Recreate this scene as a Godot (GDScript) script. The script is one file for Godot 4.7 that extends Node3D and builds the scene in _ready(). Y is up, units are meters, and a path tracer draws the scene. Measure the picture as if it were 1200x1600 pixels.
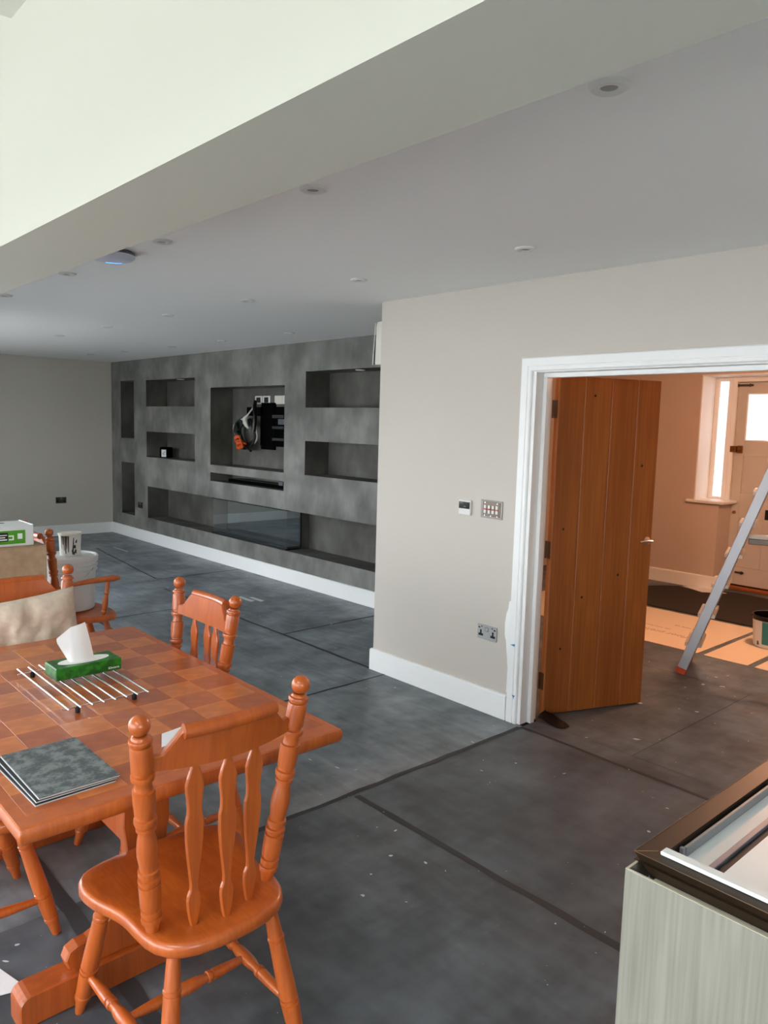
extends Node3D
# An open-plan room being finished: pine dining set, media wall, doorway to a hall.

var M := {}
var taken := {}

# ------------------------------------------------------------------ mesh builder
class MB:
	var st := SurfaceTool.new()
	func _init():
		st.begin(Mesh.PRIMITIVE_TRIANGLES)
	func smooth(on: bool, id := 0):
		st.set_smooth_group(id if on else -1)
	func tri(a: Vector3, b: Vector3, c: Vector3):   # counter-clockwise seen from outside
		st.add_vertex(a); st.add_vertex(c); st.add_vertex(b)
	func quad(a: Vector3, b: Vector3, c: Vector3, d: Vector3):
		tri(a, b, c); tri(a, c, d)
	func oquad(a: Vector3, b: Vector3, c: Vector3, d: Vector3, mid: Vector3):
		var n := (b - a).cross(c - a)
		if n.length() < 1e-12: n = (c - a).cross(d - a)
		if n.dot((a + b + c + d) / 4.0 - mid) < 0: quad(d, c, b, a)
		else: quad(a, b, c, d)
	func otri(a: Vector3, b: Vector3, c: Vector3, mid: Vector3):
		if (b - a).cross(c - a).dot((a + b + c) / 3.0 - mid) < 0: tri(c, b, a)
		else: tri(a, b, c)
	# box from two corners, optional chamfer, optional transform
	func box(lo: Vector3, hi: Vector3, bev := 0.0, xf := Transform3D.IDENTITY):
		smooth(false)
		var c := (lo + hi) / 2.0
		var h := (hi - lo).abs() / 2.0
		var mid := xf * c
		if bev <= 0.0:
			for ax in 3:
				for s in [-1.0, 1.0]:
					var p := []
					for k in [[-1, -1], [1, -1], [1, 1], [-1, 1]]:
						var v := Vector3()
						v[ax] = s * h[ax]; v[(ax + 1) % 3] = k[0] * h[(ax + 1) % 3]; v[(ax + 2) % 3] = k[1] * h[(ax + 2) % 3]
						p.append(xf * (c + v))
					oquad(p[0], p[1], p[2], p[3], mid)
			return
		bev = minf(bev, minf(h.x, minf(h.y, h.z)) * 0.98)
		var pt := func(ax: int, s: Vector3) -> Vector3:
			var v := Vector3()
			for k in 3: v[k] = s[k] * (h[k] - (0.0 if k == ax else bev))
			return xf * (c + v)
		for ax in 3:
			var u := (ax + 1) % 3
			var w := (ax + 2) % 3
			for s in [-1.0, 1.0]:
				var q := []
				for k in [[-1, -1], [1, -1], [1, 1], [-1, 1]]:
					var sg := Vector3(); sg[ax] = s; sg[u] = k[0]; sg[w] = k[1]
					q.append(pt.call(ax, sg))
				oquad(q[0], q[1], q[2], q[3], mid)
			for a in [-1.0, 1.0]:
				for b in [-1.0, 1.0]:
					var s0 := Vector3(); s0[u] = a; s0[w] = b; s0[ax] = -1.0
					var s1 := s0; s1[ax] = 1.0
					oquad(pt.call(u, s0), pt.call(u, s1), pt.call(w, s1), pt.call(w, s0), mid)
		for x in [-1.0, 1.0]:
			for y in [-1.0, 1.0]:
				for z in [-1.0, 1.0]:
					var s := Vector3(x, y, z)
					otri(pt.call(0, s), pt.call(1, s), pt.call(2, s), mid)
	# turned profile: points (radius, height) from bottom to top
	func lathe(prof: Array, xf := Transform3D.IDENTITY, segs := 20, sm := true):
		var gid := 20
		smooth(sm, gid)
		for i in prof.size() - 1:
			var p: Vector2 = prof[i]
			var q: Vector2 = prof[i + 1]
			if i > 0 and sm:
				var o: Vector2 = prof[i - 1]
				if absf((p - o).angle_to(q - p)) > 0.5:
					gid += 1
					smooth(true, gid)
			for j in segs:
				var a := TAU * j / segs
				var b := TAU * (j + 1) / segs
				var va := Vector3(cos(a), 0, sin(a)); var vb := Vector3(cos(b), 0, sin(b))
				var p0 := xf * (va * p.x + Vector3.UP * p.y); var p1 := xf * (vb * p.x + Vector3.UP * p.y)
				var q0 := xf * (va * q.x + Vector3.UP * q.y); var q1 := xf * (vb * q.x + Vector3.UP * q.y)
				if p.x < 1e-6: tri(p0, q1, q0) if false else tri(p0, q0, q1)
				elif q.x < 1e-6: tri(p1, p0, q0)
				else: quad(p1, p0, q0, q1)
	func disc(r: float, y: float, up: bool, xf := Transform3D.IDENTITY, segs := 20):
		smooth(false)
		for j in segs:
			var a := TAU * j / segs
			var b := TAU * (j + 1) / segs
			var p := xf * Vector3(r * cos(a), y, r * sin(a)); var q := xf * Vector3(r * cos(b), y, r * sin(b))
			if up: tri(xf * Vector3(0, y, 0), q, p)
			else: tri(xf * Vector3(0, y, 0), p, q)
	# a tube along points, one radius or one per point
	func tube(pts: Array, rad, segs := 10, caps := true, flat := 1.0):
		var n := pts.size()
		var rings := []
		var side := Vector3.ZERO
		for i in n:
			var t: Vector3 = (pts[mini(i + 1, n - 1)] - pts[maxi(i - 1, 0)]).normalized()
			if side == Vector3.ZERO:
				side = t.cross(Vector3.UP)
				if side.length() < 0.1: side = t.cross(Vector3.RIGHT)
			side = (side - t * side.dot(t)).normalized()
			var up := side.cross(t).normalized()
			var r: float = rad[i] if rad is Array else rad
			var ring := []
			for j in segs:
				var a := TAU * j / segs
				ring.append(pts[i] + side * cos(a) * r + up * sin(a) * r * flat)
			rings.append(ring)
		smooth(true, 2)
		for i in n - 1:
			for j in segs:
				var k := (j + 1) % segs
				oquad(rings[i][j], rings[i][k], rings[i + 1][k], rings[i + 1][j], (pts[i] + pts[i + 1]) / 2.0)
		if caps:
			smooth(false)
			for e in [0, n - 1]:
				var inner: Vector3 = pts[1] if e == 0 else pts[n - 2]
				for j in segs: otri(pts[e], rings[e][j], rings[e][(j + 1) % segs], inner)
	# polygon in XY pushed along z from 0 to depth, edges chamfered by bev
	func prism(poly: Array, depth: float, xf := Transform3D.IDENTITY, bev := 0.0, sm := false):
		var p := PackedVector2Array(poly)
		if Geometry2D.is_polygon_clockwise(p): p.reverse()
		var n := p.size()
		var q := PackedVector2Array()
		for i in n:
			var e0 := (p[i] - p[(i + n - 1) % n]).normalized()
			var e1 := (p[(i + 1) % n] - p[i]).normalized()
			var nn := Vector2(-e0.y - e1.y, e0.x + e1.x)
			nn = nn.normalized() / maxf(0.5, nn.length() / 2.0) if nn.length() > 1e-6 else Vector2.ZERO
			q.append(p[i] + nn * bev)
		var idx := Geometry2D.triangulate_polygon(q if bev > 0 else p)
		var f := q if bev > 0 else p
		smooth(false)
		for i in range(0, idx.size(), 3):
			var a := f[idx[i]]; var b := f[idx[i + 1]]; var c := f[idx[i + 2]]
			if (b - a).cross(c - a) < 0:
				var t := b; b = c; c = t
			tri(xf * Vector3(a.x, a.y, depth), xf * Vector3(b.x, b.y, depth), xf * Vector3(c.x, c.y, depth))
			tri(xf * Vector3(a.x, a.y, 0), xf * Vector3(c.x, c.y, 0), xf * Vector3(b.x, b.y, 0))
		smooth(sm, 3)
		for i in n:
			var j := (i + 1) % n
			quad(xf * Vector3(p[i].x, p[i].y, bev), xf * Vector3(p[j].x, p[j].y, bev), xf * Vector3(p[j].x, p[j].y, depth - bev), xf * Vector3(p[i].x, p[i].y, depth - bev))
			if bev > 0:
				quad(xf * Vector3(p[i].x, p[i].y, depth - bev), xf * Vector3(p[j].x, p[j].y, depth - bev), xf * Vector3(q[j].x, q[j].y, depth), xf * Vector3(q[i].x, q[i].y, depth))
				quad(xf * Vector3(q[i].x, q[i].y, 0), xf * Vector3(q[j].x, q[j].y, 0), xf * Vector3(p[j].x, p[j].y, bev), xf * Vector3(p[i].x, p[i].y, bev))
	# a sheet of points rows[i][j]
	func sheet(rows: Array, close := false, flip := false, id := 4):
		smooth(true, id)
		for i in rows.size() - 1:
			var m: int = rows[i].size()
			for j in (m if close else m - 1):
				var k := (j + 1) % m
				if flip: quad(rows[i][k], rows[i][j], rows[i + 1][j], rows[i + 1][k])
				else: quad(rows[i][j], rows[i][k], rows[i + 1][k], rows[i + 1][j])
	func done() -> ArrayMesh:
		st.generate_normals()
		return st.commit()

# ------------------------------------------------------------------ naming helpers
func numbered(called: String) -> String:
	if not taken.has(called):
		taken[called] = 0
		return called
	taken[called] += 1
	return "%s_%03d" % [called, taken[called]]

func tag(o: Node, label := "", category := "", group := "", kind := "") -> Node:
	if label: o.set_meta("label", label)
	if category: o.set_meta("category", category)
	if group: o.set_meta("group", group)
	if kind: o.set_meta("kind", kind)
	return o

func thing(called: String, label: String, category: String, at := Vector3.ZERO, turn := 0.0, group := "") -> Node3D:
	var o := Node3D.new()
	o.name = numbered(called)
	add_child(o, true)
	o.position = at
	o.rotation.y = turn
	tag(o, label, category, group)
	return o

func obj(called: String, mesh, m: Material, parent: Node = null, at := Vector3.ZERO) -> MeshInstance3D:
	var o := MeshInstance3D.new()
	o.mesh = mesh.done() if mesh is MB else mesh
	o.material_override = m
	o.name = numbered(called) if parent == null else called
	(self if parent == null else parent).add_child(o, true)
	o.position = at
	o.cast_shadow = GeometryInstance3D.SHADOW_CASTING_SETTING_ON
	return o

func struct(called: String, mesh, m: Material) -> MeshInstance3D:
	var o := obj(called, mesh, m)
	o.set_meta("kind", "structure")
	return o

func boxes(list: Array, bev := 0.0) -> MB:
	var b := MB.new()
	for k in list: b.box(Vector3(k[0], k[1], k[2]), Vector3(k[3], k[4], k[5]), bev)
	return b

func between(a: Vector3, b: Vector3) -> Transform3D:     # y axis runs from a to b
	var y := (b - a).normalized()
	var x := y.cross(Vector3(0.31, 0.17, 0.93)).normalized()
	return Transform3D(Basis(x, y, x.cross(y)), a)

# ------------------------------------------------------------------ textures and materials
func noise_bytes(w: int, h: int, freq: float, oct: int, sd: int) -> PackedByteArray:
	var n := FastNoiseLite.new()
	n.seed = sd
	n.noise_type = FastNoiseLite.TYPE_SIMPLEX_SMOOTH
	n.frequency = freq
	n.fractal_type = FastNoiseLite.FRACTAL_FBM
	n.fractal_octaves = oct
	var im := n.get_seamless_image(w, h)
	im.convert(Image.FORMAT_L8)
	return im.get_data()

func ramp_tex(w: int, h: int, layers: Array, a: Color, b: Color, lo := 0.25, hi := 0.75) -> ImageTexture:
	# layers: [freq, octaves, seed, weight, stretch_x, stretch_y]; stretched layers are computed small and widened
	var acc := PackedFloat32Array()
	acc.resize(w * h)
	var tot := 0.0
	for l in layers:
		var sw := int(w / l[4]); var sh := int(h / l[5])
		var im := Image.create_from_data(sw, sh, false, Image.FORMAT_L8, noise_bytes(sw, sh, l[0], l[1], l[2]))
		if sw != w or sh != h: im.resize(w, h, Image.INTERPOLATE_CUBIC)
		var d := im.get_data()
		var wt: float = l[3]
		for i in w * h: acc[i] += d[i] * wt
		tot += wt * 255.0
	var out := PackedByteArray()
	out.resize(w * h * 3)
	for i in w * h:
		var t := clampf((acc[i] / tot - lo) / (hi - lo), 0.0, 1.0)
		out[i * 3] = int(255.0 * (a.r + (b.r - a.r) * t))
		out[i * 3 + 1] = int(255.0 * (a.g + (b.g - a.g) * t))
		out[i * 3 + 2] = int(255.0 * (a.b + (b.b - a.b) * t))
	return ImageTexture.create_from_image(Image.create_from_data(w, h, false, Image.FORMAT_RGB8, out))

func mat(called: String, c: Color, rough := 0.6, metal := 0.0, spec := 0.5) -> StandardMaterial3D:
	var m := StandardMaterial3D.new()
	m.resource_name = called
	m.albedo_color = c
	m.roughness = rough
	m.metallic = metal
	m.metallic_specular = spec
	M[called] = m
	return m

func texd(called: String, t: Texture2D, scale: Vector3, rough := 0.6, world := false, tint := Color.WHITE) -> StandardMaterial3D:
	var m := mat(called, tint, rough)
	m.albedo_texture = t
	m.uv1_triplanar = true
	m.uv1_world_triplanar = world
	m.uv1_scale = scale
	m.uv1_triplanar_sharpness = 6.0
	return m

func lacquer(m: StandardMaterial3D, k := 0.5, r := 0.18):
	m.clearcoat_enabled = true
	m.clearcoat = k
	m.clearcoat_roughness = r

func glass(called: String, c: Color) -> StandardMaterial3D:
	var m := mat(called, c, 0.02)
	m.transparency = BaseMaterial3D.TRANSPARENCY_ALPHA
	m.cull_mode = BaseMaterial3D.CULL_DISABLED
	return m

func materials():
	mat("white_paint", Color(0.855, 0.855, 0.80), 0.75)
	mat("ceiling_paint", Color(0.965, 0.965, 0.955), 0.85)
	mat("beige_paint", Color(0.80, 0.775, 0.735), 0.8)
	mat("hall_paint", Color(0.80, 0.74, 0.69), 0.8)
	mat("door_paint", Color(0.80, 0.78, 0.74), 0.5)
	mat("gloss_white", Color(0.965, 0.97, 0.96), 0.45)
	var pl := ramp_tex(1024, 1024, [[0.004, 4, 21, 1.0, 1, 1], [0.02, 3, 22, 0.28, 1, 3]], Color(0.375, 0.375, 0.355), Color(0.535, 0.535, 0.515), 0.22, 0.8)
	texd("plaster_shaded", pl, Vector3(0.42, 0.42, 0.42), 0.6, true, Color(0.76, 0.75, 0.73))  # same plaster tinted darker: shade of the recesses put into its colour
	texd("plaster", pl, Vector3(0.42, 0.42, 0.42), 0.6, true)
	var fl := ramp_tex(1024, 1024, [[0.005, 5, 31, 1.0, 1, 1], [0.02, 4, 32, 0.6, 1, 1], [0.05, 3, 33, 0.3, 8, 1], [0.05, 3, 35, 0.25, 1, 8]], Color(0.255, 0.28, 0.295), Color(0.41, 0.445, 0.465), 0.25, 0.75)
	texd("floor_sheet", fl, Vector3.ONE * 0.33, 0.5, true)
	texd("floor_sheet_dark", fl, Vector3.ONE * 0.27, 0.52, true, Color(0.93, 0.94, 0.95))
	var fd := ramp_tex(1024, 1024, [[0.005, 5, 37, 1.0, 1, 1], [0.02, 4, 38, 0.6, 1, 1], [0.05, 3, 39, 0.4, 8, 1]], Color(0.37, 0.395, 0.41), Color(0.56, 0.59, 0.61), 0.25, 0.75)
	texd("floor_sheet_lit", fd, Vector3.ONE * 0.33, 0.5, true)  # lighter colour stands in for daylight sheen and bounce on the far sheets
	var rr := ramp_tex(512, 512, [[0.012, 4, 34, 1.0, 1, 1]], Color(0.36, 0.36, 0.36), Color(0.56, 0.56, 0.56))
	for k in ["floor_sheet", "floor_sheet_dark", "floor_sheet_lit"]:
		M[k].roughness = 1.0
		M[k].roughness_texture = rr
	mat("joint_tape", Color(0.185, 0.19, 0.195), 0.6)
	mat("faint_tape", Color(0.24, 0.255, 0.265), 0.5)
	mat("floor_gap", Color(0.05, 0.05, 0.055), 0.9)
	mat("splash_white", Color(0.82, 0.83, 0.82), 0.7)
	var grain := ramp_tex(256, 512, [[0.06, 3, 41, 1.0, 1, 12], [0.012, 2, 42, 0.8, 1, 4]], Color(0.92, 0.89, 0.86), Color(1, 1, 1), 0.3, 0.7)
	for w in [["pine", Color(0.755, 0.37, 0.115), Vector3(5, 1.6, 5)], ["pine_dark", Color(0.70, 0.34, 0.115), Vector3(5, 1.6, 5)], ["table_edge", Color(0.77, 0.39, 0.14), Vector3(1.2, 4, 5)],
			["inlay_light", Color(0.87, 0.505, 0.235), Vector3(1.6, 4, 6)], ["inlay_dark", Color(0.735, 0.38, 0.175), Vector3(1.6, 4, 6)], ["inlay_mid", Color(0.775, 0.41, 0.185), Vector3(1.6, 4, 6)]]:
		texd(w[0], grain, w[2], 0.42, false, w[1])
		lacquer(M[w[0]], 0.6, 0.14)
	var oak := ramp_tex(256, 512, [[0.07, 3, 51, 1.0, 1, 16], [0.01, 2, 52, 0.6, 1, 5]], Color(0.89, 0.855, 0.81), Color(1, 1, 1), 0.3, 0.72)
	texd("oak", oak, Vector3(3, 0.7, 3), 0.5, false, Color(0.65, 0.385, 0.165))
	texd("oak_warm", oak, Vector3(2.6, 0.6, 3), 0.5, false, Color(0.63, 0.365, 0.155))
	texd("oak_edge", oak, Vector3(3, 0.7, 3), 0.5, false, Color(0.80, 0.55, 0.32))
	mat("knot", Color(0.10, 0.045, 0.03), 0.6)
	var ash := ramp_tex(512, 512, [[0.08, 4, 61, 1.0, 1, 18], [0.02, 3, 62, 0.8, 1, 6]], Color(0.51, 0.50, 0.45), Color(0.59, 0.58, 0.53), 0.25, 0.75)
	texd("ash_panel", ash, Vector3(2.2, 1.0, 2.2), 0.5, false)
	mat("bronze", Color(0.26, 0.20, 0.145), 0.4, 0.6)
	mat("plate_grey", Color(0.58, 0.55, 0.53), 0.4, 0.2)
	mat("plate_silver", Color(0.70, 0.71, 0.71), 0.35, 0.3)
	mat("bronze_edge", Color(0.66, 0.55, 0.42), 0.3, 0.9)
	mat("cream_board", Color(0.83, 0.80, 0.71), 0.6)
	mat("white_board", Color(0.92, 0.94, 0.93), 0.35)
	mat("grey_rail", Color(0.62, 0.62, 0.63), 0.4, 0.5)
	mat("lilac_rail", Color(0.60, 0.58, 0.62), 0.4, 0.3)
	mat("black_void", Color(0.02, 0.022, 0.022), 0.7)
	mat("slate_dark", Color(0.10, 0.115, 0.12), 0.5)
	mat("chrome", Color(0.90, 0.90, 0.90), 0.25, 1.0)
	mat("steel", Color(0.74, 0.74, 0.73), 0.3, 1.0)
	mat("brass", Color(0.62, 0.45, 0.28), 0.3, 1.0)
	mat("hinge_steel", Color(0.42, 0.38, 0.34), 0.4, 1.0)
	mat("aluminium", Color(0.70, 0.71, 0.72), 0.42, 0.7)
	mat("rubber", Color(0.04, 0.04, 0.045), 0.7)
	mat("orange_plastic", Color(0.80, 0.30, 0.10), 0.5)
	mat("plastic_white", Color(0.88, 0.88, 0.86), 0.4)
	mat("plastic_cream", Color(0.86, 0.85, 0.80), 0.45)
	mat("screen_black", Color(0.02, 0.022, 0.03), 0.12)
	mat("screen_grey", Color(0.35, 0.37, 0.40), 0.3)
	var sl := ramp_tex(512, 512, [[0.012, 4, 71, 1.0, 1, 1], [0.05, 4, 72, 0.5, 1, 1]], Color(0.30, 0.33, 0.335), Color(0.50, 0.535, 0.53), 0.35, 0.66)
	texd("slate", sl, Vector3.ONE * 3.2, 0.5)
	mat("mat_edge", Color(0.76, 0.77, 0.77), 0.5)
	var gr := ramp_tex(256, 256, [[0.02, 3, 81, 1.0, 1, 1]], Color(0.05, 0.33, 0.07), Color(0.16, 0.50, 0.10), 0.3, 0.75)
	texd("green_card", gr, Vector3.ONE * 5.0, 0.4)
	mat("tissue", Color(0.95, 0.95, 0.94), 0.9)
	M["tissue"].backlight_enabled = true
	M["tissue"].backlight = Color(0.3, 0.3, 0.3)
	mat("paper", Color(0.93, 0.94, 0.94), 0.7)
	var cl := ramp_tex(256, 256, [[0.03, 4, 91, 1.0, 1, 1]], Color(0.84, 0.77, 0.68), Color(0.88, 0.81, 0.73))
	texd("cushion_cloth", cl, Vector3.ONE * 4.0, 0.95)
	M["cushion_cloth"].rim_enabled = true
	M["cushion_cloth"].rim = 0.3
	var cb := ramp_tex(256, 256, [[0.01, 3, 95, 1.0, 1, 1], [0.06, 3, 96, 0.5, 1, 1]], Color(0.66, 0.54, 0.42), Color(0.75, 0.63, 0.51), 0.3, 0.75)
	texd("cardboard", cb, Vector3.ONE * 1.4, 0.85)
	mat("board_tan", Color(0.82, 0.755, 0.66), 0.75)
	mat("board_print", Color(0.62, 0.52, 0.43), 0.8)
	mat("label_green", Color(0.30, 0.60, 0.10), 0.5)
	mat("label_black", Color(0.05, 0.05, 0.06), 0.5)
	mat("box_white", Color(0.86, 0.87, 0.86), 0.55)
	mat("tub_plastic", Color(0.86, 0.87, 0.86), 0.4)
	M["tub_plastic"].subsurf_scatter_enabled = true
	M["tub_plastic"].subsurf_scatter_strength = 0.15
	mat("drip", Color(0.24, 0.17, 0.13), 0.5)
	mat("drip_green", Color(0.16, 0.20, 0.18), 0.5)
	mat("teal_label", Color(0.18, 0.50, 0.47), 0.5)
	mat("bucket_rim", Color(0.05, 0.04, 0.04), 0.25)
	var dm := ramp_tex(256, 256, [[0.3, 2, 97, 1.0, 1, 1]], Color(0.07, 0.055, 0.045), Color(0.25, 0.20, 0.16))
	texd("doormat", dm, Vector3.ONE * 3.0, 1.0)
	mat("black_sheet", Color(0.03, 0.035, 0.045), 0.35)
	mat("blue_tape", Color(0.18, 0.50, 0.72), 0.6)
	mat("cable_white", Color(0.80, 0.80, 0.76), 0.5)
	mat("cable_black", Color(0.02, 0.02, 0.02), 0.4)
	mat("cable_orange", Color(0.85, 0.33, 0.05), 0.5)
	mat("cable_green", Color(0.06, 0.14, 0.10), 0.5)
	mat("bracket_black", Color(0.008, 0.008, 0.009), 0.8, 0.0, 0.15)
	mat("red_light_plate", Color(0.72, 0.25, 0.18), 0.4)
	mat("speaker_cloth", Color(0.80, 0.82, 0.88), 0.9)
	mat("lens_grey", Color(0.66, 0.66, 0.64), 0.25)
	mat("patio", Color(0.80, 0.79, 0.77), 0.9)
	mat("frame_grey", Color(0.25, 0.26, 0.27), 0.5)
	glass("window_glass", Color(0.93, 0.97, 0.97, 0.05))
	glass("fire_glass", Color(0.30, 0.36, 0.38, 0.06))
	mat("smoked_mirror", Color(0.74, 0.78, 0.80), 0.03, 1.0)
	mat("frosted", Color(0.95, 0.95, 0.95, 0.6), 0.9)
	M["frosted"].transparency = BaseMaterial3D.TRANSPARENCY_ALPHA
	var led := mat("blue_status_light", Color(0.25, 0.55, 0.9), 0.4)
	led.emission_enabled = true
	led.emission = Color(0.35, 0.66, 1.0)
	led.emission_energy_multiplier = 0.5
	var bulb := mat("warm_bulb", Color(1, 0.8, 0.55), 0.5)
	bulb.emission_enabled = true
	bulb.emission = Color(1.0, 0.62, 0.34)
	bulb.emission_energy_multiplier = 4.0

# ------------------------------------------------------------------ measures of the place
const ZD := -3.391      # face of the wall with the doorway
const ZM := -4.567      # face of the media wall
const XF := -10.9       # face of the far wall
const CY := 2.457       # low ceiling
const UY := 2.94        # high ceiling over the kitchen end
const XC := -3.78       # corner where the doorway wall ends

func _ready():
	# camera, sky, exposure
	var cam := Camera3D.new()
	cam.name = "camera"
	cam.fov = rad_to_deg(2.0 * atan(800.0 / 1191.06))
	cam.near = 0.05
	cam.far = 200.0
	add_child(cam)
	cam.position = Vector3(0, 1.66, 0)
	cam.basis = Basis(Vector3.UP, deg_to_rad(47.563)) * Basis(Vector3.RIGHT, deg_to_rad(-6.463)) * Basis(Vector3.BACK, deg_to_rad(1.551))
	cam.current = true
	var we := WorldEnvironment.new()
	we.name = "world_environment"
	var env := Environment.new()
	var sky := Sky.new()
	var psm := ProceduralSkyMaterial.new()
	psm.sky_top_color = Color(0.93, 0.96, 1.0)
	psm.sky_horizon_color = Color(0.97, 0.98, 1.0)
	psm.ground_horizon_color = Color(0.80, 0.82, 0.82)
	psm.ground_bottom_color = Color(0.5, 0.5, 0.5)
	psm.sky_energy_multiplier = 1.0
	psm.sun_angle_max = 1.0
	sky.sky_material = psm
	env.background_mode = Environment.BG_SKY
	env.sky = sky
	env.background_energy_multiplier = 3.0
	env.tonemap_mode = Environment.TONE_MAPPER_LINEAR
	env.tonemap_exposure = 3.75
	env.sdfgi_enabled = true
	env.ssao_enabled = true
	env.ssil_enabled = true
	we.environment = env
	add_child(we)
	materials()
	shell()
	media_wall()
	hall_shell()
	table()
	chairs()
	tabletop_things()
	far_things()
	wall_things()
	ceiling_things()
	island()
	hall_things()

# ------------------------------------------------------------------ setting
func shell():
	# floor with laid protection sheets
	var floor_o := struct("floor", boxes([[-11.1, -0.2, -8.7, 2.9, -0.006, -0.853], [-6.7, -0.2, -0.853, 2.9, -0.006, 4.7]]), M["floor_gap"])
	var xs := [2.6, 0.9, -2.5, -3.64, -4.86, -6.1, -7.36, -8.6, -9.8, -10.9]
	var cuts := [[-3.37, -2.137, -0.87, 0.33, 1.6], [-3.37, -2.137, -0.87, 0.33, 1.6], [-3.39, -0.87, 1.5], [-3.39, -1.9, 0.5], [-3.39, -2.4, 0.1, 1.4], [-3.41, -1.4, 0.9], [-3.54, -2.2, 0.3], [-3.75, -1.3, 1.1], [-3.8, -2.0, 0.5]]
	var rng := RandomNumberGenerator.new()
	rng.seed = 5
	for i in xs.size() - 1:
		var zs: Array = [ZM if i >= 3 else -3.52] + (cuts[i] + [4.5] if i < 5 else cuts[i].filter(func(c): return c < -1.0) + [-1.0])
		if i == 2: zs[0] = -3.391
		for j in zs.size() - 1:
			if zs[j + 1] - zs[j] < 0.02: continue
			var b := MB.new()
			b.box(Vector3(xs[i + 1] + 0.0015, -0.006, zs[j] + 0.0015), Vector3(xs[i] - 0.0015, rng.randf_range(-0.0008, 0.0), zs[j + 1] - 0.0015), 0.0008)
			obj("floor_sheet", b, M["floor_sheet_lit"] if i >= 2 else (M["floor_sheet"] if (i + j) % 2 else M["floor_sheet_dark"]), floor_o)
	for k in [[-5.5, -8.1, -2.7, -7.0], [-5.5, -7.0, -3.0, -5.0], [-3.0, -7.0, -1.2, -5.0], [-1.2, -8.1, 0.6, -5.0], [-3.65, -5.0, -1.9, -3.52], [-1.9, -5.0, 0.6, -3.52], [-2.7, -8.1, -1.2, -7.0], [-3.55, -8.36, -2.5, -8.1]]:
		var b := MB.new()
		b.box(Vector3(k[0] + 0.0015, -0.006, k[1] + 0.0015), Vector3(k[2] - 0.0015, -0.0005, k[3] - 0.0015), 0.0008)
		obj("floor_sheet", b, M["floor_sheet"], floor_o)
	# dark tape over the joints, laid by hand: slightly wandering strips
	var tapes := [[Vector2(-2.5, -1.6), Vector2(-2.5, -3.36), 0.030], [Vector2(-2.47, -2.137), Vector2(0.6, -2.14), 0.034], [Vector2(-2.5, -3.37), Vector2(-1.0, -3.36), 0.024],
		[Vector2(-3.64, -2.2), Vector2(-3.64, -3.38), 0.020], [Vector2(-3.80, -3.385), Vector2(-6.9, -3.40), 0.026], [Vector2(-4.86, -3.38), Vector2(-4.87, -4.55), 0.024],
		[Vector2(-7.36, -3.54), Vector2(-7.37, -4.56), 0.022], [Vector2(-7.4, -3.55), Vector2(-9.6, -3.8), 0.022], [Vector2(-4.86, -2.4), Vector2(-6.1, -2.41), 0.02],
		[Vector2(-1.2, -0.87), Vector2(-3.5, -0.87), 0.055], [Vector2(-6.1, -1.4), Vector2(-6.1, -3.38), 0.02], [Vector2(-8.6, -2.2), Vector2(-8.6, -3.7), 0.02]]
	for t in tapes:
		var a: Vector2 = t[0]; var c: Vector2 = t[1]
		var n := int(a.distance_to(c) / 0.12) + 2
		var side := (c - a).normalized().orthogonal()
		var rows := [[], []]
		for i in n:
			var p := a.lerp(c, float(i) / (n - 1)) + side * rng.randf_range(-0.004, 0.004)
			var w: float = t[2] * 0.5 * rng.randf_range(0.8, 1.15)
			rows[0].append(Vector3(p.x + side.x * w, 0.0009, p.y + side.y * w))
			rows[1].append(Vector3(p.x - side.x * w, 0.0009, p.y - side.y * w))
		var b := MB.new()
		b.sheet(rows, false, (rows[0][1] - rows[0][0]).cross(rows[1][0] - rows[0][0]).y < 0)
		obj("joint_tape", b, M["faint_tape"] if t[2] > 0.05 else M["joint_tape"], floor_o)
	# paint flecks scattered over the sheets
	var fb := MB.new()
	fb.smooth(false)
	var fleck := func(x: float, z: float, s: float):
		var n := 7
		var ph := rng.randf() * TAU
		var st := rng.randf_range(0.25, 0.8)
		var pts := []
		for i in n:
			var r := s * rng.randf_range(0.55, 1.15)
			var q := Vector2(r * cos(TAU * i / n), r * st * sin(TAU * i / n)).rotated(ph)
			pts.append(Vector3(x + q.x, 0.0013, z + q.y))
		for i in n: fb.otri(Vector3(x, 0.0019, z), pts[i], pts[(i + 1) % n], Vector3(x, -1, z))
	for i in 170:
		fleck.call(rng.randf_range(-6.0, -0.7), rng.randf_range(-3.36, -0.9), 0.0015 + 0.008 * pow(rng.randf(), 4.0))
	for i in 30:
		fleck.call(rng.randf_range(-2.6, -1.2), rng.randf_range(-3.3, -1.6), 0.002 + 0.011 * pow(rng.randf(), 3.0))
	for i in 110:
		fleck.call(rng.randf_range(-9.5, -3.8), rng.randf_range(-4.5, -3.4), 0.003 + 0.016 * pow(rng.randf(), 3.0))
	for i in 80:
		fleck.call(rng.randf_range(-3.3, -1.2), rng.randf_range(-5.5, -3.5), 0.004 + 0.022 * pow(rng.randf(), 2.2))
	for i in 50:
		fleck.call(rng.randf_range(-2.6, -1.0), rng.randf_range(-0.8, -0.3), 0.002 + 0.008 * pow(rng.randf(), 2.0))
	for k in [[-1.31, -3.0, 0.02], [-1.42, -3.09, 0.014], [-1.27, -2.86, 0.018], [-1.38, -2.92, 0.012], [-2.97, -2.07, 0.022], [-2.9, -2.2, 0.018], [-2.75, -2.25, 0.018], [-1.9, -2.0, 0.010], [-2.02, -1.93, 0.012], [-3.2, -0.75, 0.02], [-2.35, -0.63, 0.012]]:
		fleck.call(k[0], k[1], k[2])
	tag(obj("paint_splash", fb, M["splash_white"], floor_o), "", "", "", "stuff")
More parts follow.
